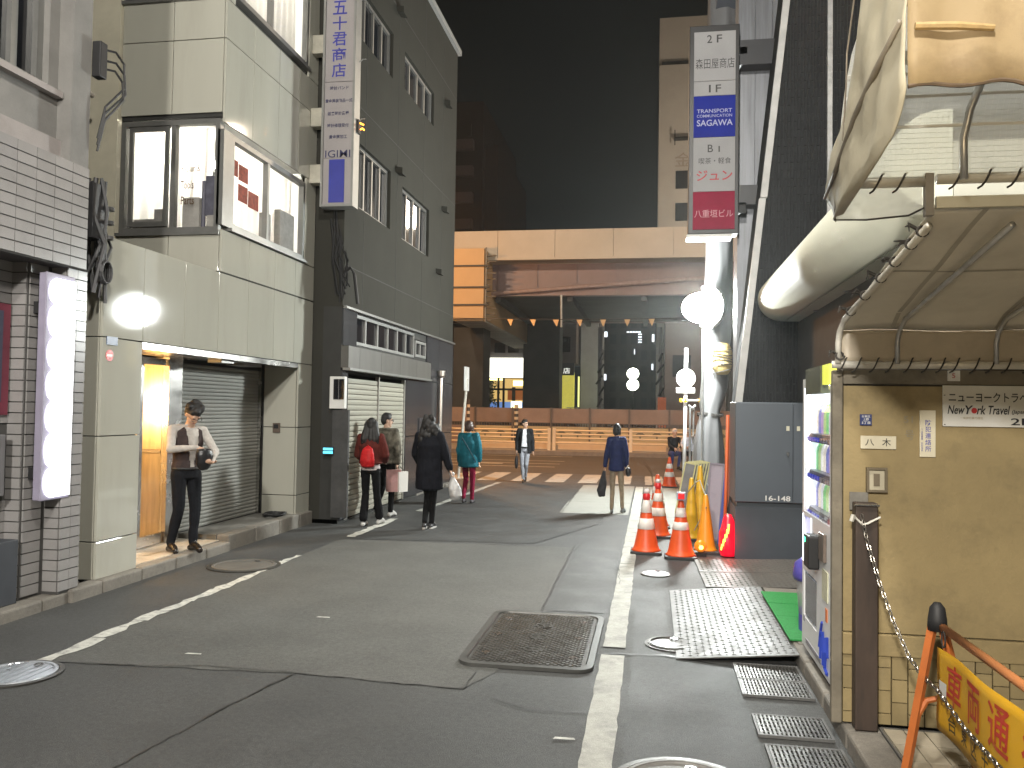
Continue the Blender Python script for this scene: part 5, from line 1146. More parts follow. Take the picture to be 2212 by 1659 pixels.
# ================================================================== ACROSS THE MAIN ROAD
conc=mat('viaduct concrete',(.50,.45,.38),.8,var=.06,vs=.5,stain=.3,sscale=.35,scol=(.36,.32,.26))
pk=mat('viaduct steel, dull pink',(.23,.165,.16),.55,var=.12,vs=.6,stain=.4,sscale=.5,scol=(.16,.11,.105))
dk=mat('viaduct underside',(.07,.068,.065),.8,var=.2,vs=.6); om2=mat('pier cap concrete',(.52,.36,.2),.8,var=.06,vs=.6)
vd=thing('elevated_expressway','elevated expressway on dark piers crossing behind the main road','viaduct',(0,48,0))
for k in range(16):
    x=-26+k*3.0; b=MB(); b.box(x+.01,x+2.99,42,42.4,9.62,11.05); b.build('parapet_panel',conc,vd)
b=MB(); b.box(-26,22,41.95,42.6,9.50,9.62).box(-26,22,42.4,60,9.5,9.9); b.build('deck',conc,vd)
b=MB(); b.box(-26,22,43.3,43.5,7.85,9.5).box(-26,22,43.2,43.7,7.8,7.86).box(-26,22,57,57.2,7.8,9.5); b.build('girder',pk,vd)
for k in range(22): x=-25+k*2.1; b=MB(); b.box(x,x+.05,43.22,43.3,7.9,9.45); b.build('stiffener',pk,vd)
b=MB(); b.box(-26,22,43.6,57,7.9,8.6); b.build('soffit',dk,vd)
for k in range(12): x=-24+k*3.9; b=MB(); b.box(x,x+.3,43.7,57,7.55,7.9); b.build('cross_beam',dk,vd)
b=MB(); b.tube([(-9.2,43.1,7.86),(-4,43.1,8.22),(2.4,43.1,8.62),(9,43.1,8.85)],.11,10); b.build('drain_pipe',mat('pink pipe',(.33,.24,.22),.5,.2,var=.15),vd)
b=MB(); b.tube([(-4.75,43,7.8),(-4.72,43,6.1)],.06,6); b.build('hanging_pipe',galv,vd)
b=MB(); b.box(-10.1,-8.5,41.0,61,6.35,9.95); b.build('pier_cap',om2,vd)
for z in(7.05,7.95,9.05): b=MB(); b.box(-10.1,-8.2,40.9,40.98,z-.04,z+.04); b.build('access_bar',dk,vd)
b=MB(); 
for k in range(12): b.tube([(-8.44,41.2+.3*(k%2),6.3+.3*k),(-7.9-.25*(k%3==0),41.2,6.3+.3*k)],.035,5)
b.tube([(-8.42,41.1,6.2),(-8.42,41.1,10)],.05,6); b.build('access_ladder',mat('ladder steel',(.22,.2,.17),.5,.3),vd)
sl=MB().box(-.8,.8,-.13,.13,0,.07).mesh('soffit_slat',mat('pale soffit slat',(.34,.32,.27),.7,var=.12,ov=.12))
for k in range(48): inst('soffit_slat',sl,vd,(-9.3,41.3+.41*k,6.27),(R(3),0,0))
for x0,x1,y0 in((-11.0,-9.3,45),(-8.75,-6.25,56)):
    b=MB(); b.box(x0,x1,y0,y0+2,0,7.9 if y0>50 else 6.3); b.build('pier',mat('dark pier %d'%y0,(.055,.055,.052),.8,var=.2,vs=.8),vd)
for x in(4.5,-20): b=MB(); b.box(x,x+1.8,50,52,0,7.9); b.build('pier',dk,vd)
# pavement, kerb, guard rail, screens
b=MB(); b.box(-60,60,31.7,31.95,0,.16); struc(b.build('far_kerb',kerbm))
b=MB(); b.box(-60,60,31.95,70,0,.13); struc(b.build('far_pavement',mat('far paving',(.2,.19,.17),.75,var=.12,vs=1)))
rm=mat('cream guard rail paint',(.55,.47,.33),.45,.1,var=.08)
for sx,sgn in((-11.2,'left'),(-3.9,'right')):
    t=thing('guard_rail',{'left':'cream pipe guard rail on the far pavement, left of the man in the suit','right':'cream pipe guard rail on the far pavement, behind the figure in blue'}[sgn],'guard rail',(sx,33,.13))
    ln=7.2 if sgn=='left' else 6.2
    for z in(.93,.78,.63,.44): b=MB(); b.tube([(sx,33,z),(sx+ln,33,z)],.035,8); b.build('rail',rm,t)
    for k in range(3): b=MB(); b.box(sx+.05+k*(ln-.1)/2-.06,sx+.05+k*(ln-.1)/2+.06,32.94,33.06,.1,1.02); b.build('post',rm,t)
b=MB(); b.box(-3.8,.6,34.0,34.25,.13,.46); tag(b.build('concrete_barrier',mat('barrier concrete',(.5,.42,.3),.8,var=.1,vs=2)),'long low concrete barrier behind the right-hand guard rail','barrier')
b=MB(); b.box(-7.2,-4.1,34.0,34.25,.13,.40); tag(b.build('concrete_barrier',MATS['barrier concrete']),'shorter low concrete barrier behind the man in the suit','barrier')
sc_=thing('hoarding_fence','brown site hoarding with printed lower panels along the far side of the road','fence',(-3,38,.1))
hb=mat('brown hoarding sheet',(.23,.16,.125),.7,var=.15,vs=1.5,ov=.1,aniso=(1,1,1)); hl=mat('ochre hoarding panel',(.42,.34,.19),.6,var=.08,ov=.06); hp=mat('hoarding post',(.11,.085,.065),.6); hd=mat('dark printed motif',(.13,.12,.075),.7)
for k in range(12):
    x=-13.6+1.8*k
    b=MB(); b.box(x+.04,x+1.76,38,38.04,1.16,1.82); b.build('upper_sheet',hb,sc_)
    b=MB(); b.box(x+.04,x+1.76,38,38.04,.13,.98); b.build('lower_panel',hl if x>-8.3 else hb,sc_)
    b=MB()
    for q in range(14): b.box(x+.06+q*.122,x+.10+q*.122,38.0,38.02,.99,1.14)
    b.box(x+.04,x+1.76,38,38.02,1.13,1.16).box(x+.04,x+1.76,38,38.02,.98,1.0); b.build('lattice',hp,sc_)
    b=MB(); b.box(x-.04,x+.04,37.92,38.0,.1,1.86); b.build('post',hp,sc_)
    if x>-8.3:
        for dx in(.5,1.25):
            b=MB(); cx_=x+dx; pts=[(cx_+.19*math.cos(a)*(1+.12*math.sin(7*a)),.66+.13*math.sin(a)) for a in[PI*q/14-.15 for q in range(16)]]+[(cx_-.04,.6),(cx_-.03,.44),(cx_+.03,.44),(cx_+.04,.6)]
            b.prism(pts,'y',37.99,37.998); b.build('tree_motif',hd,sc_)
# striped delineator posts and slim sign pole at the left corner
t=thing('striped_post','slim black and cream striped post at the far left kerb','post',(-9.5,30,0))
b=MB(); b.tube([(-6.95,31,0),(-6.95,31,2.1)],.06,8); b.build('pole',mat('dark striped pole',(.05,.045,.04),.6),t)
for k in range(7): b=MB(); b.tube([(-6.95,31,.3+.25*k),(-6.95,31,.41+.25*k)],.063,8); b.build('stripe',rm,t)
t=thing('striped_post','black and cream striped post beside the hoarding, left of the man in the suit','post',(-5.9,36,0))
b=MB(); b.tube([(-5.9,36,0),(-5.9,36,1.95)],.09,8); b.build('pole',MATS['dark striped pole'],t)
for k in range(5): b=MB(); b.tube([(-5.9,36,.8+.25*k),(-5.9,36,.92+.25*k)],.094,8); b.build('stripe',rm,t)
t=thing('slim_sign_pole','slim pale pole with an edge-on sign at the corner behind the teal jacket','sign pole',(-4.65,20.3,0))
b=MB(); b.tube([(-4.78,20.3,0),(-4.60,20.3,2.5)],.035,8); b.build('pole',pipew,t); b=MB(); b.box(-4.63,-4.59,20.1,20.5,2.2,2.8); b.build('edge_on_plate',whitep,t)
# bunting
t=thing('bunting','string of small cream pennants hanging under the expressway','bunting',(-2.5,30,5.1))
st=lambda x:5.13-.06*math.cos((x+2.4)/2.9)
b=MB(); b.tube([(-9.5+.6*k,30,st(-9.5+.6*k)) for k in range(21)],.012,4); b.build('string',cord,t)
fm_=mat('cream pennant',(.55,.42,.22),.8,var=.1)
for k,x in enumerate((-5.2,-4.35,-3.5,-2.63,-1.77,-.9,-.03)):
    b=MB(); w=.115; b.loft([[(x-w,30,st(x)),(x+w,30,st(x)),(x+.02+.02*math.sin(k),30.03,st(x)-.27)],[(x-w,30.008,st(x)),(x+w,30.008,st(x)),(x+.02+.02*math.sin(k),30.038,st(x)-.27)]]); b.build('pennant',fm_,t)
# far buildings and lights seen beneath the expressway
fb=mat('far wall grey',(.11,.105,.105),.8,var=.2,vs=.4); fb2=mat('far wall brown',(.13,.10,.09),.8,var=.2,vs=.4)
t=thing('corner_shop','glowing corner shop with a blank white sign, framed by the expressway piers','shop',(-10.7,60,0))
b=MB(); b.box(-12.6,-9.2,60.4,66,5.6,10).box(-12.6,-12,60.2,66,0,5.6).box(-9.3,-9.0,60.2,66,0,5.6); b.build('wall',fb,t)
b=MB(); b.box(-12.05,-9.3,60,60.3,4.1,5.55); b.build('sign_box',emat('shop sign glow',(1,.98,.84),2.6),t)
b=MB(); b.box(-12,-9.3,62,62.1,1.0,4.1); b.build('interior',emat('shop interior glow',(1,.66,.22),.75),t)
b=MB(); b.box(-12,-10.9,60.6,60.7,3.9,4.05).box(-10.2,-9.4,60.6,60.7,3.5,3.9); b.build('interior_lamp',emat('shop lamp',(1,.9,.3),4),t)
b=MB(); b.box(-12,-9.3,60.9,61.0,1,2.3); b.build('counter_front',mat('blue counter',(.05,.11,.3),.5,emit=(.25,.45,1),es=.5),t)
b=MB(); b.box(-10.7,-9.4,61.1,61.3,2.45,3.3); b.build('shelf',mat('shop shelf',(.25,.08,.03),.6,emit=(1,.25,.05),es=.12),t)
b=MB(); b.box(-10.3,-10.05,60.7,60.8,2.3,3.4).box(-11.35,-11.2,60.3,60.45,1,4.1).box(-10.95,-10.8,60.3,60.45,1,4.1).box(-12,-9.3,60.3,60.4,3.15,3.3); b.build('mullion',dark,t)
b=MB(); b.box(-10.2,-9.45,59.8,60.0,1.3,2.35); b.build('menu_board',emat('menu board glow',(1,.95,.45),3.5),t)
for x in(-11.6,-10.6): b=MB(); b.box(x,x+.8,60.3,60.4,5.95,6.7); b.build('window',dark_glass,t)
t=thing('street_bush','dark leafy bush in front of the glowing shop','bush',(-11.8,59,0))
b=MB(); random.seed(5)
for k in range(260):
    p=V((random.gauss(-11.8,.35),59+random.gauss(0,.3),1.6+random.random()*2.2)); d=V((random.uniform(-1,1),random.uniform(-1,1),random.uniform(-1,1))).normalized()*.16; e=d.cross(V((.3,.5,.8))).normalized()*.07
    b.add([p-d,p+e,p+d,p-e],[(0,1,2,3)])
b.build('foliage',mat('leaf',(.05,.08,.02),.6),t); b=MB(); b.tube([(-11.8,59,.1),(-11.8,59,2)],.05,6); b.build('stem',dark,t)
t=thing('yellow_shop_building','narrow building with a dim yellow shop front between the piers','building',(-6.3,60,0))
b=MB(); b.box(-7.4,-5.5,60,64,5.2,11); b.build('wall',fb2,t)
b=MB(); b.box(-7.3,-5.6,60.05,60.4,1.2,4.5); b.build('yellow_front',mat('yellow shop front',(.5,.42,.06),.5,emit=(.9,.8,.12),es=.5),t)
b=MB(); b.box(-7.3,-5.6,60,60.3,4.3,5.2); b.build('fascia',mat('shop fascia',(.06,.06,.06),.6),t)
lettering(t,[('ガラス店',-8.0,4.42,2.1,.42,.01)],emat('white fascia letters',(1,1,.9),1.0),(0,59.98,0),(1,0,0),(0,0,1))
b=MB(); b.box(-5.3,-5.2,59.9,60,2.0,4.2); b.build('lit_edge',emat('lit edge',(1,1,.3),1.6),t)
b=MB(); b.box(-7.1,-5.9,59.9,60,6.0,7.1); b.build('window',dark_glass,t)
t=thing('narrow_grey_building','narrow pale grey building right of the yellow shop front','building',(-4.7,62,0))
b=MB(); b.box(-5.3,-4.0,62,70,0,13); b.build('wall',mat('pale far wall',(.26,.26,.25),.8,var=.2,vs=.5),t)
for k in range(5): b=MB(); b.box(-4.02,-3.9,62.5,68,1.5+2.2*k,2.3+2.2*k); b.build('balcony',fb,t)
for x,lbl in((-3.6,'thin utility pole wound with cables right of the yellow shop front'),(.5,'thin utility pole under the right end of the expressway')):
    t=thing('utility_pole',lbl,'utility pole',(x,58,0)); b=MB(); b.tube([(x,58,0),(x,58,7.6)],.16,8); b.build('shaft',fb if x<0 else MATS['pale far wall'],t)
    b=MB(); 
    for k in range(6): b.tube([(x-.25+.1*(k%3),57.8,1.2+k*.8),(x+.3-.1*(k%2),57.8,1.8+k*.8)],.07,5)
    b.build('cable_wrap',dark,t)
t=thing('distant_apartment_block','dark distant apartment block dotted with lit stair windows','building',(-3,110,0))
ab=mat('far dark block',(.035,.035,.04),.9,var=.3,vs=.3)
b=MB(); b.box(-9,3,110,118,0,22); b.build('wall',ab,t)
lw=emat('white far window',(.9,.95,1),2.2); la=emat('amber stair lamp',(1,.5,.1),3.2); wd=mat('unlit far window',(.03,.032,.036),.9,spec=.1)
for r in range(6):
    for c in range(8):
        b=MB(); b.box(-8.2+1.35*c,-7.4+1.35*c,109.9,110,2.2+2.1*r,3.5+2.1*r); b.build('window',wd,t)
def far_light(px,pz,w,h,m,nm):
    b=MB(); b.box(px-w/2,px+w/2,109.7,109.85,pz-h/2,pz+h/2); b.build(nm,m,t)
for z in(10.6,8.6,6.7): far_light(-6.55,z,.28,.28,la,'stair_lamp')
far_light(-6.1,11.9,.4,.7,lw,'lit_window'); far_light(-6.15,6.2,.35,.8,lw,'lit_window'); far_light(-7.5,6.4,.2,.6,lw,'lit_window')
for k in range(5): far_light(-3.2+.38*k,12.2,.3,.16,lw,'corridor_lamp')
for k in range(4): far_light(-1.6,11.9-.35*k,.45,.14,lw,'corridor_lamp')
far_light(.1,11.4,.28,1.0,lw,'lit_window'); far_light(-2.3,9.6,.12,.7,lw,'lit_window'); far_light(.05,7.6,.2,.8,lw,'lit_window')
t=thing('twin_street_light','pair of glaring round street lights beneath the expressway','street light',(-1.35,60,0))
for z in(4.45,3.65): b=MB(); b.ell((-1.35,60,z),(.42,.42,.40),14,10); b.build('globe',emat('far globe',(1,1,.82),22) if 'far globe' not in MATS else MATS['far globe'],t)
b=MB(); b.tube([(-1.35,60.3,0),(-1.35,60.3,4.4)],.06,6); b.build('post',dark,t)
t=thing('grey_backing_building','plain dark grey building behind the white road sign','building',(4,66,0))
b=MB(); b.box(1.0,16,66,72,0,14); b.build('wall',fb2,t)
for k in range(3): b=MB(); b.box(1.6+2.2*k,3.0+2.2*k,65.9,66,4.5,6.2); b.build('window',wd,t)
t=thing('orange_banner','small dim orange upright sign beyond the hoarding','sign',(.3,50,0))
b=MB(); b.box(.35,.85,50,50.05,.8,2.6); b.build('banner',mat('dim orange cloth',(.5,.14,.05),.7),t); b=MB(); b.tube([(.3,50,.1),(.3,50,2.8)],.03,6); b.build('pole',galv,t)
t=thing('parked_scooters','white and grey scooters parked beyond the hoarding','scooter',(-4,52,0))
b=MB()
for x in(-5.0,-4.6): b.ell((x,52,1.25),(.2,.5,.3),10,8); b.tube([(x,51.6,1.4),(x,51.5,1.9)],.04,6); b.tube([(x-.25,51.5,1.9),(x+.25,51.5,1.9)],.03,6)
b.build('body',MATS['pale far wall'],t); b=MB()
for x in(-5.0,-4.6):
    for y in(51.5,52.5): b.tube([(x,y+.28*math.cos(a),.42+.28*math.sin(a)) for a in[2*PI*q/12 for q in range(13)]],.06,6)
b.build('wheel',blackm,t)
# towers beyond the expressway
t=thing('cream_tower','cream tower with a dark parapet line and a wall sign, behind the directory sign','building',(4,72,0))
ct=mat('cream tower wall',(.36,.33,.29),.85,var=.08,vs=.25,stain=.3,sscale=.3,scol=(.25,.23,.2))
b=MB(); b.box(.38,14,72,84,0,31.9); b.build('wall',ct,t); b=MB(); b.box(.38,14,72.5,84,32.3,36.3); b.build('penthouse',ct,t)
b=MB(); b.box(.6,14,72.2,84,31.9,32.3); b.build('parapet_gap',dark,t)
for z in(21.0,18.2,15.2):
    for x in(1.85,4.3): b=MB(); b.box(x,x+1.25,71.9,72.0,z,z+1.55); b.build('window',dark_glass,t)
b=MB(); b.box(1.7,6,71.2,72,25.2,25.3).box(1.7,1.78,71.2,71.3,24.6,25.9); b.build('balcony_rail',dark,t)
lettering(t,[('金剛',1.75,22.9,2.9,1.25,.0)],mat('faded wall letters',(.26,.22,.18),.8),(0,71.95,0),(1,0,0),(0,0,1))
t=thing('dark_red_block','barely lit dark red apartment block beyond the grey office building','building',(-16,72,0))
rb_=mat('dark red wall',(.010,.0035,.004),.9,var=.25,vs=.3)
b=MB(); b.box(-26,-15.2,72,90,0,29.5).box(-15.2,-14.0,73,90,0,25.8); b.build('wall',rb_,t)
for z in(25,22.6,20.2,17.8):
    b=MB(); b.box(-19,-16.0,71.3,72,z,z+.9); b.build('balcony',mat('balcony wall',(.05,.035,.035),.9) if 'balcony wall' not in MATS else MATS['balcony wall'],t)
b=MB(); b.box(-16.5,-16.2,71.5,71.6,26.2,27.3); b.build('antenna',rb_,t)
lamp('tower_fill_light','POINT',(8,58,16),6500,(1,.84,.66),1)  # fill lamp added to brighten the cream tower
hz=MB(); hz.box(-70,70,-30,130,-1,38); hz=hz.build('haze',None); hz['kind']='stuff'  # thin haze added to give the lamps a glow
hm=bpy.data.materials.new('lamp glow haze'); hm.use_nodes=True; hn=hm.node_tree; hn.nodes.clear(); hv=hn.nodes.new('ShaderNodeVolumePrincipled'); ho=hn.nodes.new('ShaderNodeOutputMaterial')
hv.inputs['Color'].default_value=(.8,.85,.85,1); hv.inputs['Density'].default_value=.0008; hv.inputs['Anisotropy'].default_value=.8; hn.links.new(hv.outputs[0],ho.inputs['Volume']); hz.data.materials.clear(); hz.data.materials.append(hm)
lamp('under_bridge_fill_light','POINT',(5.5,51,4.5),900,(.9,1,.75),.3)  # hidden fill lamp added for the buildings beneath the expressway

# ================================================================== PEOPLE
skin=mat('skin',(.50,.32,.23),.5,var=.05,vs=20); hairb=mat('black hair',(.008,.007,.007),.62,var=.4,vs=60,aniso=(1,1,.2)); hairbr=mat('brown hair',(.05,.026,.018),.45,var=.3,vs=60,aniso=(1,1,.2))
eye=mat('eye',(.02,.015,.012),.2); lip=mat('lip',(.36,.14,.12),.5)
def fabric(n,c,**k):
    a=dict(rough=.9,var=.2,vs=14,bump=.35,bs=30,spec=.15); a.update(k); return mat(n,c,**a)
def limb(b,pts,rs,m,n=12,flat=None):
    """tapered capsule chain with round ends"""
    b.cm=m
    for (p,r),(q,s) in zip(zip(pts,rs),list(zip(pts,rs))[1:]):
        p=V(p);q=V(q); d=(q-p).normalized() if (q-p).length>1e-6 else V((0,0,1))
        ref=V((1,0,0)) if abs(d.x)<.8 else V((0,1,0)); u=d.cross(ref).normalized(); w=d.cross(u)
        rings=[]
        for k in(-3,-2,-1,0): a=k*PI/6.4; rings.append((p+d*r*math.sin(a),r*math.cos(a)))
        for k in(0,1,2,3): a=k*PI/6.4; rings.append((q+d*s*math.sin(a),s*math.cos(a)))
        b.loft([[c+(u*math.cos(2*PI*i/n)+w*math.sin(2*PI*i/n))*rr for i in range(n)] for c,rr in rings])
def trunk(b,secs,m,n=20):
    """stack of ellipses (x,y,z,rx,ry)"""
    b.cm=m; s0=secs[0]; s1=secs[-1]
    S_=[(s0[0],s0[1],s0[2]-.02,s0[3]*.6,s0[4]*.6)]+list(secs)+[(s1[0],s1[1],s1[2]+.015,s1[3]*.6,s1[4]*.6)]
    b.loft([[(x+rx*math.cos(2*PI*k/n),y+ry*math.sin(2*PI*k/n),z) for k in range(n)] for x,y,z,rx,ry in S_])
def blend(b,name,mats,parent,T,vox=.011,smooth=3,wrinkle=0,seed=0):
    """fuse overlapping volumes into one continuous skin; each face keeps the material of the nearest source face"""
    from mathutils.bvhtree import BVHTree
    src=[V(v) for v in b.v]; fm=list(b.m)
    me=bpy.data.meshes.new('tmp'); me.from_pydata(src,[],b.f)
    bm=bmesh.new(); bm.from_mesh(me); bmesh.ops.recalc_face_normals(bm,faces=bm.faces); bm.to_mesh(me); bm.free()
    o=bpy.data.objects.new('tmp',me)
    md=o.modifiers.new('r','REMESH'); md.mode='VOXEL'; md.voxel_size=vox
    if smooth: ms=o.modifiers.new('s','SMOOTH'); ms.factor=.5; ms.iterations=smooth
    nm=evaluated_mesh(o); bpy.data.objects.remove(o); bpy.data.meshes.remove(me)
    tree=BVHTree.FromPolygons(src,b.f)
    for m in mats: nm.materials.append(m)
    idx=[]
    for p in nm.polygons:
        h=tree.find_nearest(p.center); idx.append(min(fm[h[2]],len(mats)-1) if h[2] is not None else 0)
    # drop leftover material slots
    while len(nm.materials)>len(mats): nm.materials.pop(index=0)
    nm.polygons.foreach_set('material_index',idx); nm.polygons.foreach_set('use_smooth',[True]*len(idx))
    off=WL[parent.name]
    nrm=[v.normal.copy() for v in nm.vertices]
    for v,vn in zip(nm.vertices,nrm):
        c=v.co
        if wrinkle: c=c+vn*wrinkle*(noise.noise(c*9+V((seed,0,0)))+.6*noise.noise(V((c.x*22,c.y*22,c.z*9+seed))))
        v.co=T@c-off
    nm.name=name; nm.update()
    ob=bpy.data.objects.new(name,nm); link(ob,parent); return ob
def hand(b,wrist,d,nrm,m,curl=.5,side=1,s=1.0):
    """palm, four unequal bent fingers and a thumb leaving the side of the palm"""
    d=V(d).normalized(); nrm=V(nrm); nrm=(nrm-d*nrm.dot(d)).normalized(); x=d.cross(nrm)*side; w=V(wrist)
    b.cm=m; k=w+d*.085*s
    b.loft([[c+x*hx*math.cos(2*PI*i/10)+nrm*hn*math.sin(2*PI*i/10) for i in range(10)] for c,hx,hn in((w-d*.01,.024*s,.02*s),(w+d*.03*s,.036*s,.018*s),(w+d*.065*s,.041*s,.016*s),(k,.036*s,.012*s))])
    for q,L in((-.030,.068),(-.010,.078),(.010,.073),(.029,.058)):
        p=k+x*q*s-d*.008*s; pts=[p]; a=curl*.4
        for t in(.46,.31,.23): 
            v=d*math.cos(a)-nrm*math.sin(a); pts.append(pts[-1]+v*L*t*s); a+=curl*.9
        limb(b,pts,[.0088*s,.0082*s,.0075*s,.0066*s],m,8)
    tb=w+d*.025*s-x*.03*s; t1=tb+(-x*.75+d*.6-nrm*.35).normalized()*.045*s; t2=t1+(d*.9-x*.15-nrm*.5*curl).normalized()*.032*s
    limb(b,[tb,t1,t2],[.013*s,.0105*s,.0085*s],m,8)
def person(label,loc,face,height,pose,look,mats,clothes,wide=.9):
    """pose: joints in body space (x right, y forward, z up) for a 1.70 m body; look: head yaw, pitch in degrees"""
    t=thing('person',label,'person',loc)
    f=V((face[0],face[1],0)).normalized(); r=V((f.y,-f.x,0)); s=height/1.70
    T=Matrix(((r.x*s*wide,f.x*s,0,loc[0]),(r.y*s*wide,f.y*s,0,loc[1]),(0,0,s,loc[2]),(0,0,0,1)))
    J=dict(hipR=(.09,0,.88),hipL=(-.09,0,.88),kneeR=(.095,.02,.48),kneeL=(-.095,.02,.48),ankR=(.10,-.02,.08),ankL=(-.10,-.02,.08),toeR=(.115,.13,.025),toeL=(-.115,.13,.025),
        shR=(.175,-.01,1.385),shL=(-.175,-.01,1.385),elR=(.215,-.03,1.11),elL=(-.215,-.03,1.11),wrR=(.22,.03,.86),wrL=(-.22,.03,.86),neck=(0,-.005,1.42),head=(0,.015,1.575),chest=(0,0,1.25),waist=(0,0,1.05),pelvis=(0,0,.90))
    J.update({k:v for k,v in pose.items() if k in J}); J={k:V(v) for k,v in J.items()}
    hd=dict(hR=(0,0,-1),hL=(0,0,-1),nR=(-1,0,0),nL=(1,0,0),curl=.6); hd.update({k:pose[k] for k in hd if k in pose})
    S0,SH,TR,SO,E_,L_=range(6)      # skin, shirt, trousers, shoes, eye, lip
    b=MB()
    c,w_,p=J['chest'],J['waist'],J['pelvis']; n_=J['neck']
    fem=clothes.get('fem',0)
    trunk(b,[(p.x,p.y,p.z-.06,.15+.012*fem,.105),(p.x,p.y,p.z+.04,.155+.01*fem,.11)],TR)
    trunk(b,[(p.x,p.y,p.z+.05,.152,.108),(w_.x,w_.y,w_.z,.135-.012*fem,.10),(c.x,c.y+.0,c.z-.06,.155-.01*fem,.115),(c.x,c.y,c.z+.06,.165-.01*fem,.112),((c.x+n_.x)/2,(c.y+n_.y)/2,c.z+.14,.14,.085),(n_.x,n_.y,n_.z-.01,.07,.06)],SH)
    for q in'RL':
        limb(b,[J['hip'+q],J['knee'+q],J['ank'+q]+V((0,0,.03))],[.088,.062,.046],TR)
        limb(b,[J['ank'+q]+V((0,0,.02)),J['ank'+q]],[.038,.034],clothes.get('ankle',SO))
        a,e=J['ank'+q],J['toe'+q]; hl=a+(a-e).normalized()*.045; hl.z=e.z+.008
        limb(b,[hl,(a+e)/2+V((0,0,.006)),e],[.036,.043,.034],SO); limb(b,[a,(a+e)/2+V((0,0,.015))],[.038,.036],SO)
        limb(b,[(J['sh'+q]+c)/2+V((0,0,.07)),J['sh'+q]],[.06,.057],SH)
        limb(b,[J['sh'+q],J['el'+q],J['wr'+q]],[.055,.043,.031],clothes.get('sleeve',SH))
    limb(b,[n_-V((0,0,.04)),J['head']-V((0,.02,.05))],[.054,.048],S0)
    ya,pa=R(look[0]),R(look[1]); Hm=Matrix.Rotation(-ya,3,'Z')@Matrix.Rotation(-pa,3,'X'); h=J['head']
    hp=lambda x,y,z:h+Hm@V((x,y,z))
    b.cm=S0; b.ell(hp(0,-.005,.03),(.076,.092,.09),16,12,Hm); b.ell(hp(0,.018,-.035),(.06,.072,.075),16,12,Hm)
    limb(b,[hp(0,.06,-.085),hp(0,.045,-.09)],[.026,.03],S0)
    limb(b,[hp(0,.086,.01),hp(0,.104,-.03)],[.009,.015],S0)
    for sx in(-1,1):
        b.cm=S0; b.ell(hp(.076*sx,-.01,-.005),(.012,.022,.032),8,6,Hm); b.ell(hp(.033*sx,.083,.028),(.02,.012,.008),8,6,Hm)
        b.cm=E_; b.ell(hp(.031*sx,.084,.008),(.014,.008,.0065),8,6,Hm)
    b.cm=L_; b.ell(hp(0,.086,-.055),(.024,.01,.007),8,6,Hm)
    for q,sd in(('R',1),('L',-1)): hand(b,J['wr'+q],hd['h'+q],hd['n'+q],S0,hd['curl'],sd)
    body=blend(b,'body',[mats['skin'],mats['shirt'],mats['trousers'],mats['shoes'],eye,lip],t,T,.0085,2,.0055,sum(map(ord,label)))
    # hair
    b=MB(); st=clothes.get('hair','short')
    b.ell(hp(0,-.014,.05),(.085,.098,.088),16,12,Hm); b.ell(hp(0,-.045,.01),(.078,.07,.085),14,10,Hm)
    if st=='tousled':
        random.seed(3)
        for k in range(26): a=random.uniform(0,2*PI); b.ell(hp(.07*math.cos(a),-.015+.08*math.sin(a),.07+random.uniform(-.02,.055)),(.03,.034,.03),8,6,Hm)
        b.ell(hp(0,.045,.112),(.05,.03,.024),8,6,Hm)
    if st=='bob':
        b.ell(hp(0,-.03,-.01),(.096,.088,.10),16,12,Hm); limb(b,[hp(.075,.0,.03),hp(.08,.01,-.07)],[.03,.026],0); limb(b,[hp(-.075,.0,.03),hp(-.08,.01,-.07)],[.03,.026],0)
    if st=='long':
        for x,l in((-.085,-.26),(-.05,-.33),(0,-.36),(.05,-.33),(.085,-.26)):
            limb(b,[hp(x*.8,-.03,.05),hp(x*1.15,-.075,-.10),hp(x*1.45,-.095,-.20),hp(x*1.6,-.10,l)],[.045,.052,.05,.026],0)
        limb(b,[hp(-.07,.02,.05),hp(-.1,-.0,-.1),hp(-.115,-.01,-.2)],[.028,.034,.022],0); limb(b,[hp(.07,.02,.05),hp(.1,-.0,-.1),hp(.115,-.01,-.2)],[.028,.034,.022],0)
    if st=='curly':
        random.seed(9)
        for k in range(70):
            z=random.uniform(-.36,.10); a=random.uniform(PI*.95,2.05*PI); w=.075+.085*min(1,(.10-z)/.3); 
            b.ell(hp(w*math.cos(a)*1.05,-.03+(.06+.03*(.1-z))*math.sin(a),z),(.045,.045,.05),8,6)
    if st in('short','tousled'): b.ell(hp(0,.045,.098),(.06,.04,.03),10,8,Hm)
    blend(b,'hair',[mats['hair']],t,T,.011,1,.006,5)
    if clothes.get('glasses'):
        b=MB()
        for sx in(-1,1):
            b.tube([T@hp(.034*sx+.025*math.cos(a),.106,.006+.02*math.sin(a)) for a in[2*PI*k/12 for k in range(13)]],.0025,4); b.tube([T@hp(.058*sx,.105,.012),T@hp(.08*sx,0,.012)],.0022,4)
        b.tube([T@hp(-.01,.106,.01),T@hp(.01,.106,.01)],.0022,4); b.build('glasses',blackm,t)
    # garment over the body
    g=clothes.get('coat')
    if g:
        b=MB(); hem,fl,ex,mt,name=g['hem'],g.get('flare',.03),g.get('ease',.022),g['mat'],g['name']; hip=J['hipR'].lerp(J['hipL'],.5)
        secs=[(p.x,p.y,hem,.155+ex+fl,.115+ex+fl*.9)]
        if hem<.82: secs.append((p.x,p.y,.84,.158+ex+fl*.6,.118+ex+fl*.6))
        secs+=[(w_.x,w_.y,w_.z,.142+ex+g.get('waist',0),.108+ex),(c.x,c.y,c.z,.165+ex,.118+ex),((c.x+n_.x)/2,(c.y+n_.y)/2,c.z+.135,.15+ex*.5,.092+ex*.5),(n_.x,n_.y,n_.z+.0,.075,.066)]
        trunk(b,secs,0,24)
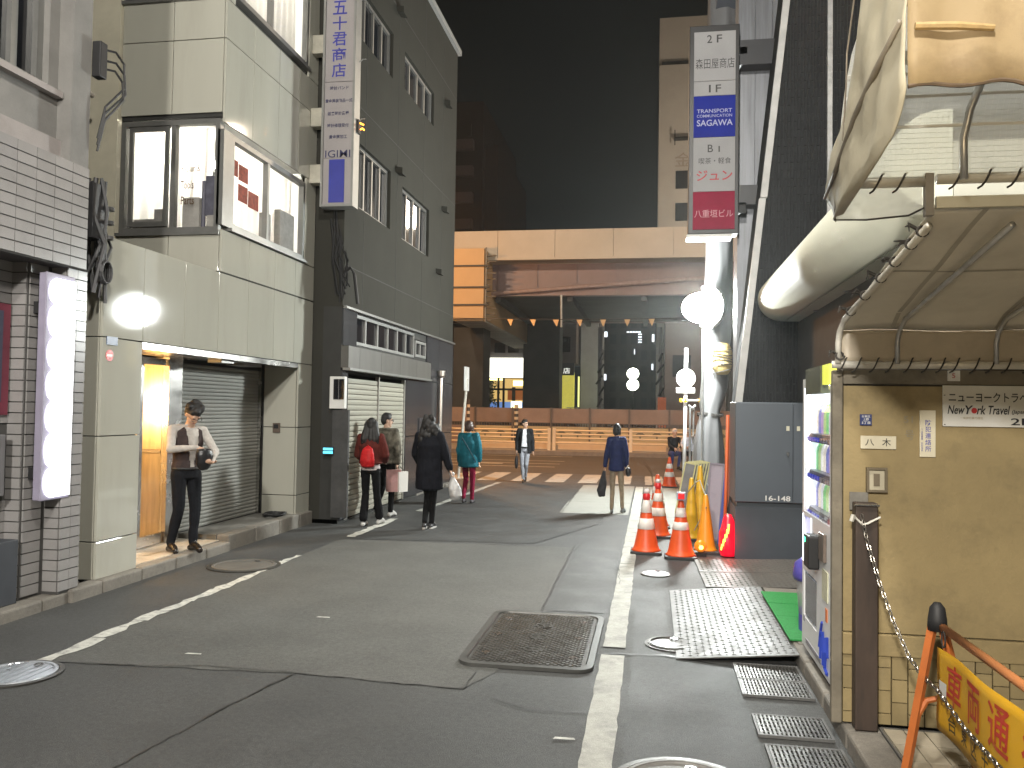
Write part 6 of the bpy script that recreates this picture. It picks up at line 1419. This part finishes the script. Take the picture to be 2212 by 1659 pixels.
        for q in'RL':
            limb(b,[(J['sh'+q]+c)/2+V((0,0,.07)),J['sh'+q]] if g.get('sleeves',True) else [J['sh'+q].lerp(n_,.55)-V((0,0,.035)),J['sh'+q].lerp(n_,.28)-V((0,0,.045))],[.07,.064+ex*.4] if g.get('sleeves',True) else [.058,.056],0)
            if g.get('sleeves',True):
                d=(J['wr'+q]-J['el'+q]); limb(b,[J['sh'+q],J['el'+q],J['el'+q]+d*g.get('cuff',.93)],[.062+ex*.5,.053+ex*.5,.042+ex*.4],0)
        if g.get('collar'): trunk(b,[(n_.x,n_.y-.01,n_.z-.02,.085,.075),(n_.x,n_.y-.012,n_.z+.035,.072,.064)],0)
        o=blend(b,name,[mt],t,T,.012,2,g.get('wrinkle',.006),3)
        if g.get('open'):        # leave the front open: a strip of faces along the chest is taken out
            bm=bmesh.new(); bm.from_mesh(o.data); Ti=T.inverted(); off=V(loc); w0=g['open']
            kill=[fc for fc in bm.faces if (lambda q:q.y>.03 and abs(q.x)<w0[0]+(w0[1]-w0[0])*max(0,min(1,(1.42-q.z)/.5)) )(Ti@(fc.calc_center_median()+off))]
            bmesh.ops.delete(bm,geom=kill,context='FACES'); bm.to_mesh(o.data); bm.free()
            md=o.modifiers.new('thickness','SOLIDIFY'); md.thickness=.006
    return t,T,J,hp
white=fabric('white shirt cotton',(.44,.41,.38)); darkT=fabric('charcoal trousers',(.011,.012,.015)); blk=fabric('black cloth',(.014,.014,.016)); shoe_b=mat('black leather shoe',(.02,.015,.012),.25,var=.2); sneaker=mat('white trainer',(.42,.41,.39),.5,var=.06)

# --- man in the waistcoat on the step, looking down into a pouch
t,T,J,hp=person('man in a dark waistcoat and white shirt on the lit step, head bowed',(-5.12,8.50,.115),(.86,-.42),1.66,
   dict(shR=(.18,.0,1.39),elR=(.26,.10,1.17),wrR=(.05,.26,1.19),shL=(-.175,.02,1.37),elL=(-.23,.20,1.13),wrL=(-.08,.36,1.03),hR=(-.8,.5,-.25),nR=(.2,.2,1),hL=(.7,.55,-.1),nL=(0,0,-1),curl=1.0,
        head=(.0,.10,1.555),neck=(0,.03,1.42),kneeR=(.10,.03,.47),ankR=(.13,-.06,.08),toeR=(.16,.09,.028),kneeL=(-.09,.05,.48),ankL=(-.07,.05,.08),toeL=(-.06,.21,.028),chest=(0,.015,1.25)),(4,38),
   dict(skin=skin,shirt=white,trousers=darkT,shoes=shoe_b,hair=hairb),dict(hair='tousled',glasses=True,coat=dict(hem=.93,flare=.0,ease=.012,mat=fabric('dark brown waistcoat',(.05,.037,.036)),name='waistcoat',sleeves=False,open=(.085,.02),wrinkle=.004)),wide=1.04)
b=MB(); b.tube([T@V((.158*math.cos(a),.113*math.sin(a),.945)) for a in[2*PI*k/24 for k in range(25)]],.018,6); b.build('belt',blackm,t)
b=MB(); b.tube([T@V((.07*math.cos(a),.02+.06*math.sin(a),1.43+.01*math.sin(a))) for a in[2*PI*k/18 for k in range(19)]],.012,6); b.build('collar',white,t)
pt=thing('pouch','black pouch held open against the waistcoat of the man on the step','pouch',tuple(T@V((-.0,.36,1.06))))
b=MB(); trunk(b,[(.0,.33,.96,.06,.045),(0,.34,1.02,.095,.065),(.0,.345,1.10,.10,.07),(.01,.35,1.17,.085,.05)],0); blend(b,'bag_body',[mat('black pouch leather',(.014,.014,.016),.32,var=.3,bump=.3,bs=40)],pt,T,.012,2,.01,2)
b=MB(); b.tube([T@V(q) for q in((-.07,.37,1.16),(0,.4,1.13),(.07,.38,1.17))],.008,5); b.build('zip',chrome,pt)

# --- woman with the red bag
t,T,J,hp=person('long-haired woman in a rust-red jacket and dark flared trousers, walking away',(-4.08,11.68,0),(-.03,1),1.585,
   dict(kneeR=(.10,.07,.49),ankR=(.12,.16,.09),toeR=(.16,.29,.04),kneeL=(-.09,.02,.48),ankL=(-.085,-.08,.075),toeL=(-.09,.08,.028),elR=(.25,.03,1.13),wrR=(.20,.17,1.02),elL=(-.25,.03,1.13),wrL=(-.20,.17,1.02),hR=(-.3,.9,.1),hL=(.3,.9,.1)),(-6,0),
   dict(skin=skin,shirt=fabric('rust jacket lining',(.14,.03,.022)),trousers=fabric('black flared trousers',(.006,.006,.007)),shoes=sneaker,hair=hairb),dict(hair='long',fem=1,ankle=0,coat=dict(hem=.99,flare=.02,ease=.04,mat=fabric('rust jacket',(.085,.018,.014)),name='jacket',wrinkle=.008)))
b=MB(); trunk(b,[(0,0,.885,.168,.126),(0,0,.99,.165,.122)],0); blend(b,'shirt_hem',[fabric('white shirt hem',(.5,.45,.45))],t,T,.012,2,.004,1)
b=MB()
for q,a in(('L',-.085),('R',.12)):
    limb(b,[J['knee'+q],J['ank'+q]+V((0,0,.06))],[.068,.074],0)
blend(b,'trouser_flare',[MATS['black flared trousers']],t,T,.012,2,.004,1)
rk=thing('rucksack','small bright red rucksack on the back of the long-haired woman','rucksack',tuple(T@V((0,-.2,1.08))))
b=MB(); trunk(b,[(.01,-.20,.955,.125,.06),(.01,-.215,1.04,.13,.07),(.01,-.21,1.15,.12,.065),(.01,-.195,1.22,.095,.05),(.01,-.18,1.255,.05,.03)],0); blend(b,'bag_body',[fabric('bright red nylon',(.42,.016,.018),rough=.5)],rk,T,.012,2,.006,1)
b=MB(); b.tube([T@V(q) for q in((-.02,-.19,1.25),(.01,-.195,1.285),(.04,-.19,1.25))],.007,5); b.build('carry_loop',MATS['bright red nylon'],rk)
# --- man in the camouflage jacket
camo=fabric('grey camouflage cloth',(.13,.12,.095),var=.75,vs=11,stain=.7,sscale=9,scol=(.035,.033,.028))
t,T,J,hp=person('short-haired man in a camouflage jacket beside the long-haired woman, turning his head to the right',(-4.20,12.75,0),(.08,1),1.655,
   dict(kneeR=(.10,.05,.48),ankR=(.11,.0,.075),toeR=(.14,.14,.028),elR=(.24,-.03,1.12),wrR=(.22,.02,.88),kneeL=(-.09,.1,.5),ankL=(-.1,-.16,.13),toeL=(-.11,-.05,.05)),(52,0),
   dict(skin=skin,shirt=camo,trousers=fabric('black slim trousers',(.006,.006,.0065)),shoes=sneaker,hair=hairb),dict(hair='short',glasses=True,coat=dict(hem=.88,flare=.02,ease=.03,mat=camo,name='jacket',collar=True,wrinkle=.008)))
sb_=thing('shopping_bags','pink and white paper bags hanging from the hand of the man in camouflage','shopping bags',tuple(T@V((.23,.02,.62))))
b=MB()
def bagbox(b,c,w,d,h,rz): 
    mx=Matrix.Rotation(rz,3,'Z'); b.loft([[T@(V(c)+mx@V((a*w/2*k,e*d/2*k,z))) for a,e in((-1,-1),(1,-1),(1,1),(-1,1))] for z,k in((-h/2,1),(h/2,1.02))])
bagbox(b,(.17,-.03,.60),.26,.11,.36,.5); b.build('pink_bag',mat('pink paper bag',(.42,.24,.23),.6,var=.15,vs=9),sb_)
b=MB(); bagbox(b,(.30,.05,.58),.20,.09,.33,1.1); b.build('white_bag',mat('white paper bag',(.66,.64,.60),.55,var=.05),sb_)
b=MB(); b.tube([T@V(q) for q in((.1,-.06,.77),(.22,.02,.88),(.26,0,.77))],.005,5); b.tube([T@V(q) for q in((.27,.0,.74),(.23,.03,.86),(.33,.1,.74))],.005,5); b.build('handle',cord,sb_)
# --- woman in the black coat
t,T,J,hp=person('curly-haired woman in a long black coat walking away down the middle of the group',(-3.18,11.66,0),(-.02,1),1.64,
   dict(kneeR=(.06,.05,.48),ankR=(.05,.02,.075),toeR=(.07,.16,.028),kneeL=(-.05,.10,.50),ankL=(-.03,-.12,.10),toeL=(-.03,.02,.05),elR=(.27,-.0,1.12),wrR=(.34,.06,.90),hR=(.3,.1,-1),nR=(-1,0,-.2),elL=(-.26,.05,1.12),wrL=(-.24,.2,.98),hL=(.3,.9,.0)),(-10,0),
   dict(skin=skin,shirt=blk,trousers=fabric('black leggings',(.006,.006,.0065)),shoes=mat('black trainer',(.02,.02,.022),.5),hair=hairb),dict(hair='curly',fem=1,coat=dict(hem=.60,flare=.035,ease=.045,waist=.02,mat=fabric('black coat',(.006,.0065,.010)),name='coat',wrinkle=.009)))
b=MB()
for q in'RL':
    a,e=J['ank'+q],J['toe'+q]; 
    for k in range(2): pass
    limb(b,[V((a.x,a.y-.045,e.z-.02)),V((e.x,e.y,e.z-.02))],[.034,.034],0)
blend(b,'sole',[sneaker],t,T,.009,1)
pl=thing('plastic_bag','crumpled white plastic bag hanging from the right hand of the woman in the black coat','plastic bag',tuple(T@V((.38,.08,.6))))
b=MB(); trunk(b,[(.43,.09,.44,.07,.05),(.435,.09,.50,.105,.08),(.42,.09,.60,.10,.075),(.395,.085,.70,.07,.055),(.38,.08,.78,.03,.025),(.372,.078,.83,.045,.02)],0); blend(b,'bag_body',[mat('white plastic bag film',(.42,.42,.42),.35,var=.08,vs=20,bump=.8,bs=22)],pl,T,.010,1,.018,4)
# --- figure in teal
teal=fabric('teal jacket',(.006,.10,.135),rough=.6)
t,T,J,hp=person('short brown-haired figure in a teal jacket and red trousers walking away by the kerb',(-3.33,14.95,0),(.0,1),1.52,
   dict(kneeR=(.09,.03,.48),ankR=(.09,.0,.075),toeR=(.10,.14,.028),kneeL=(-.08,.10,.5),ankL=(-.07,-.14,.11),toeL=(-.07,-.0,.05),elR=(.24,-.02,1.11),wrR=(.24,.03,.88)),(-8,5),
   dict(skin=skin,shirt=teal,trousers=fabric('crimson trousers',(.20,.012,.04)),shoes=mat('dark trainer',(.05,.045,.05),.5),hair=hairbr),dict(hair='bob',coat=dict(hem=.76,flare=.04,ease=.05,waist=.03,mat=teal,name='jacket',collar=True,wrinkle=.01)))
b=MB(); b.tube([T@V(q) for q in((-.12,-.17,1.36),(0,-.185,1.2),(.12,-.18,1.02),(.2,-.12,.86))],.012,5); b.build('shoulder_strap',mat('dark teal strap',(.01,.05,.07),.7),t)
# --- man in the suit coming towards us
gt=fabric('pale grey trousers',(.24,.25,.28))
t,T,J,hp=person('man in a dark jacket and grey trousers walking towards us over the zebra crossing',(-2.98,19.5,0),(.12,-1),1.52,
   dict(kneeR=(.06,.06,.48),ankR=(.03,.02,.075),toeR=(.03,.16,.028),kneeL=(-.06,.10,.5),ankL=(-.03,-.16,.13),toeL=(-.03,-.03,.06),elR=(.23,-.04,1.11),wrR=(.23,.0,.87),elL=(-.23,-.05,1.11),wrL=(-.25,.0,.87)),(-48,0),
   dict(skin=skin,shirt=fabric('white dress shirt',(.66,.68,.72)),trousers=gt,shoes=shoe_b,hair=hairb),dict(hair='short',coat=dict(hem=.80,flare=.03,ease=.025,mat=fabric('black suit jacket',(.012,.013,.015)),name='jacket',open=(.05,.10),wrinkle=.005)))
b=MB(); b.tube([T@V((.158*math.cos(a),.115*math.sin(a),.95)) for a in[2*PI*k/24 for k in range(25)]],.02,6); b.build('belt',blackm,t)
br=thing('briefcase','black soft briefcase hanging from the right hand of the man in the suit','bag',tuple(T@V((.25,.02,.6))))
b=MB(); trunk(b,[(.24,.02,.40,.04,.13),(.24,.02,.5,.055,.16),(.24,.02,.64,.055,.15),(.24,.02,.72,.03,.1)],0); blend(b,'bag_body',[mat('black briefcase leather',(.014,.013,.014),.4,var=.3)],br,T,.013,1,.008,3)
b=MB(); b.tube([T@V(q) for q in((.24,-.05,.72),(.235,.0,.83),(.24,.07,.72))],.009,5); b.build('handle',blackm,br)
# --- figure in blue
blue=fabric('blue jacket',(.016,.024,.085),rough=.7)
kh=fabric('khaki trousers',(.27,.22,.155))
t,T,J,hp=person('dark-haired figure in a blue jacket and cropped khaki trousers walking away by the white line',(-.58,14.22,0),(.02,1),1.53,
   dict(kneeR=(.12,.08,.49),ankR=(.15,.05,.09),toeR=(.20,.17,.04),kneeL=(-.10,.03,.48),ankL=(-.105,-.05,.075),toeL=(-.11,.1,.028),elR=(.24,.0,1.12),wrR=(.24,.10,.90),elL=(-.25,.0,1.12),wrL=(-.29,.02,.89)),(25,0),
   dict(skin=skin,shirt=blue,trousers=kh,shoes=mat('grey slip-on shoe',(.16,.17,.17),.6),hair=hairb),dict(hair='bob',ankle=0,coat=dict(hem=.82,flare=.02,ease=.03,mat=blue,name='jacket',collar=True,wrinkle=.007)),wide=.76)
hb_=thing('hand_bag','large slack dark grey bag hanging from the left hand of the figure in blue','bag',tuple(T@V((-.33,.02,.55))))
b=MB(); trunk(b,[(-.37,.0,.33,.085,.06),(-.37,.0,.42,.115,.08),(-.34,.0,.56,.10,.07),(-.32,.0,.70,.06,.05),(-.30,.01,.84,.025,.02)],0); blend(b,'bag_body',[fabric('slack grey bag cloth',(.045,.045,.05))],hb_,T,.012,2,.012,6)
cb=thing('camera_bag','small black pouch with a shiny clip at the right hip of the figure in blue','pouch',tuple(T@V((.27,.1,.83))))
b=MB(); trunk(b,[(.285,.08,.72,.055,.06),(.285,.08,.78,.075,.08),(.275,.08,.86,.065,.07)],0); blend(b,'bag_body',[MATS['black pouch leather']],cb,T,.012,2,.004,6)
b=MB(); b.tube([T@V(q) for q in((.22,-.0,.85),(.26,-.01,.88),(.29,0,.92))],.009,5); b.build('clip',whitep,cb)
# --- two figures half hidden behind the sign pole
t,T,J,hp=person('pale-haired person in a black top and blue jeans crouching left of the white sign pole',(.66,25.6,0),(.3,-1),1.66,
   dict(pelvis=(0,-.05,.50),waist=(0,0,.64),chest=(0,.06,.84),neck=(0,.10,1.0),head=(0,.14,1.14),shR=(.175,.06,.96),shL=(-.175,.06,.96),elR=(.22,.2,.76),elL=(-.22,.2,.76),wrR=(.1,.38,.66),wrL=(-.1,.38,.66),hipR=(.09,-.04,.48),hipL=(-.09,-.04,.48),kneeR=(.14,.34,.52),kneeL=(-.14,.34,.52),ankR=(.12,.18,.08),ankL=(-.12,.18,.08),toeR=(.14,.33,.028),toeL=(-.14,.33,.028),hR=(-.5,.8,-.2),hL=(.5,.8,-.2)),(0,10),
   dict(skin=skin,shirt=blk,trousers=fabric('blue jeans',(.04,.05,.16)),shoes=shoe_b,hair=mat('pale cap',(.45,.42,.4),.7)),dict(hair='short'))
t,T,J,hp=person('person in a pale blue shirt and pale cap mostly hidden behind the white sign pole',(1.12,25.2,0),(-.4,-1),1.62,
   dict(pelvis=(0,-.05,.56),waist=(0,0,.70),chest=(0,.05,.90),neck=(0,.08,1.06),head=(0,.12,1.2),shR=(.175,.04,1.02),shL=(-.175,.04,1.02),elR=(.22,.16,.82),elL=(-.22,.16,.82),wrR=(.1,.34,.74),wrL=(-.1,.34,.74),hipR=(.09,-.04,.54),hipL=(-.09,-.04,.54),kneeR=(.13,.32,.54),kneeL=(-.13,.32,.54),ankR=(.12,.18,.08),ankL=(-.12,.18,.08),toeR=(.14,.33,.028),toeL=(-.14,.33,.028),hR=(-.5,.8,-.2),hL=(.5,.8,-.2)),(0,10),
   dict(skin=skin,shirt=fabric('pale blue shirt',(.5,.55,.66)),trousers=blk,shoes=shoe_b,hair=MATS['pale cap']),dict(hair='short'))

bpy.data.scenes.remove(WS)
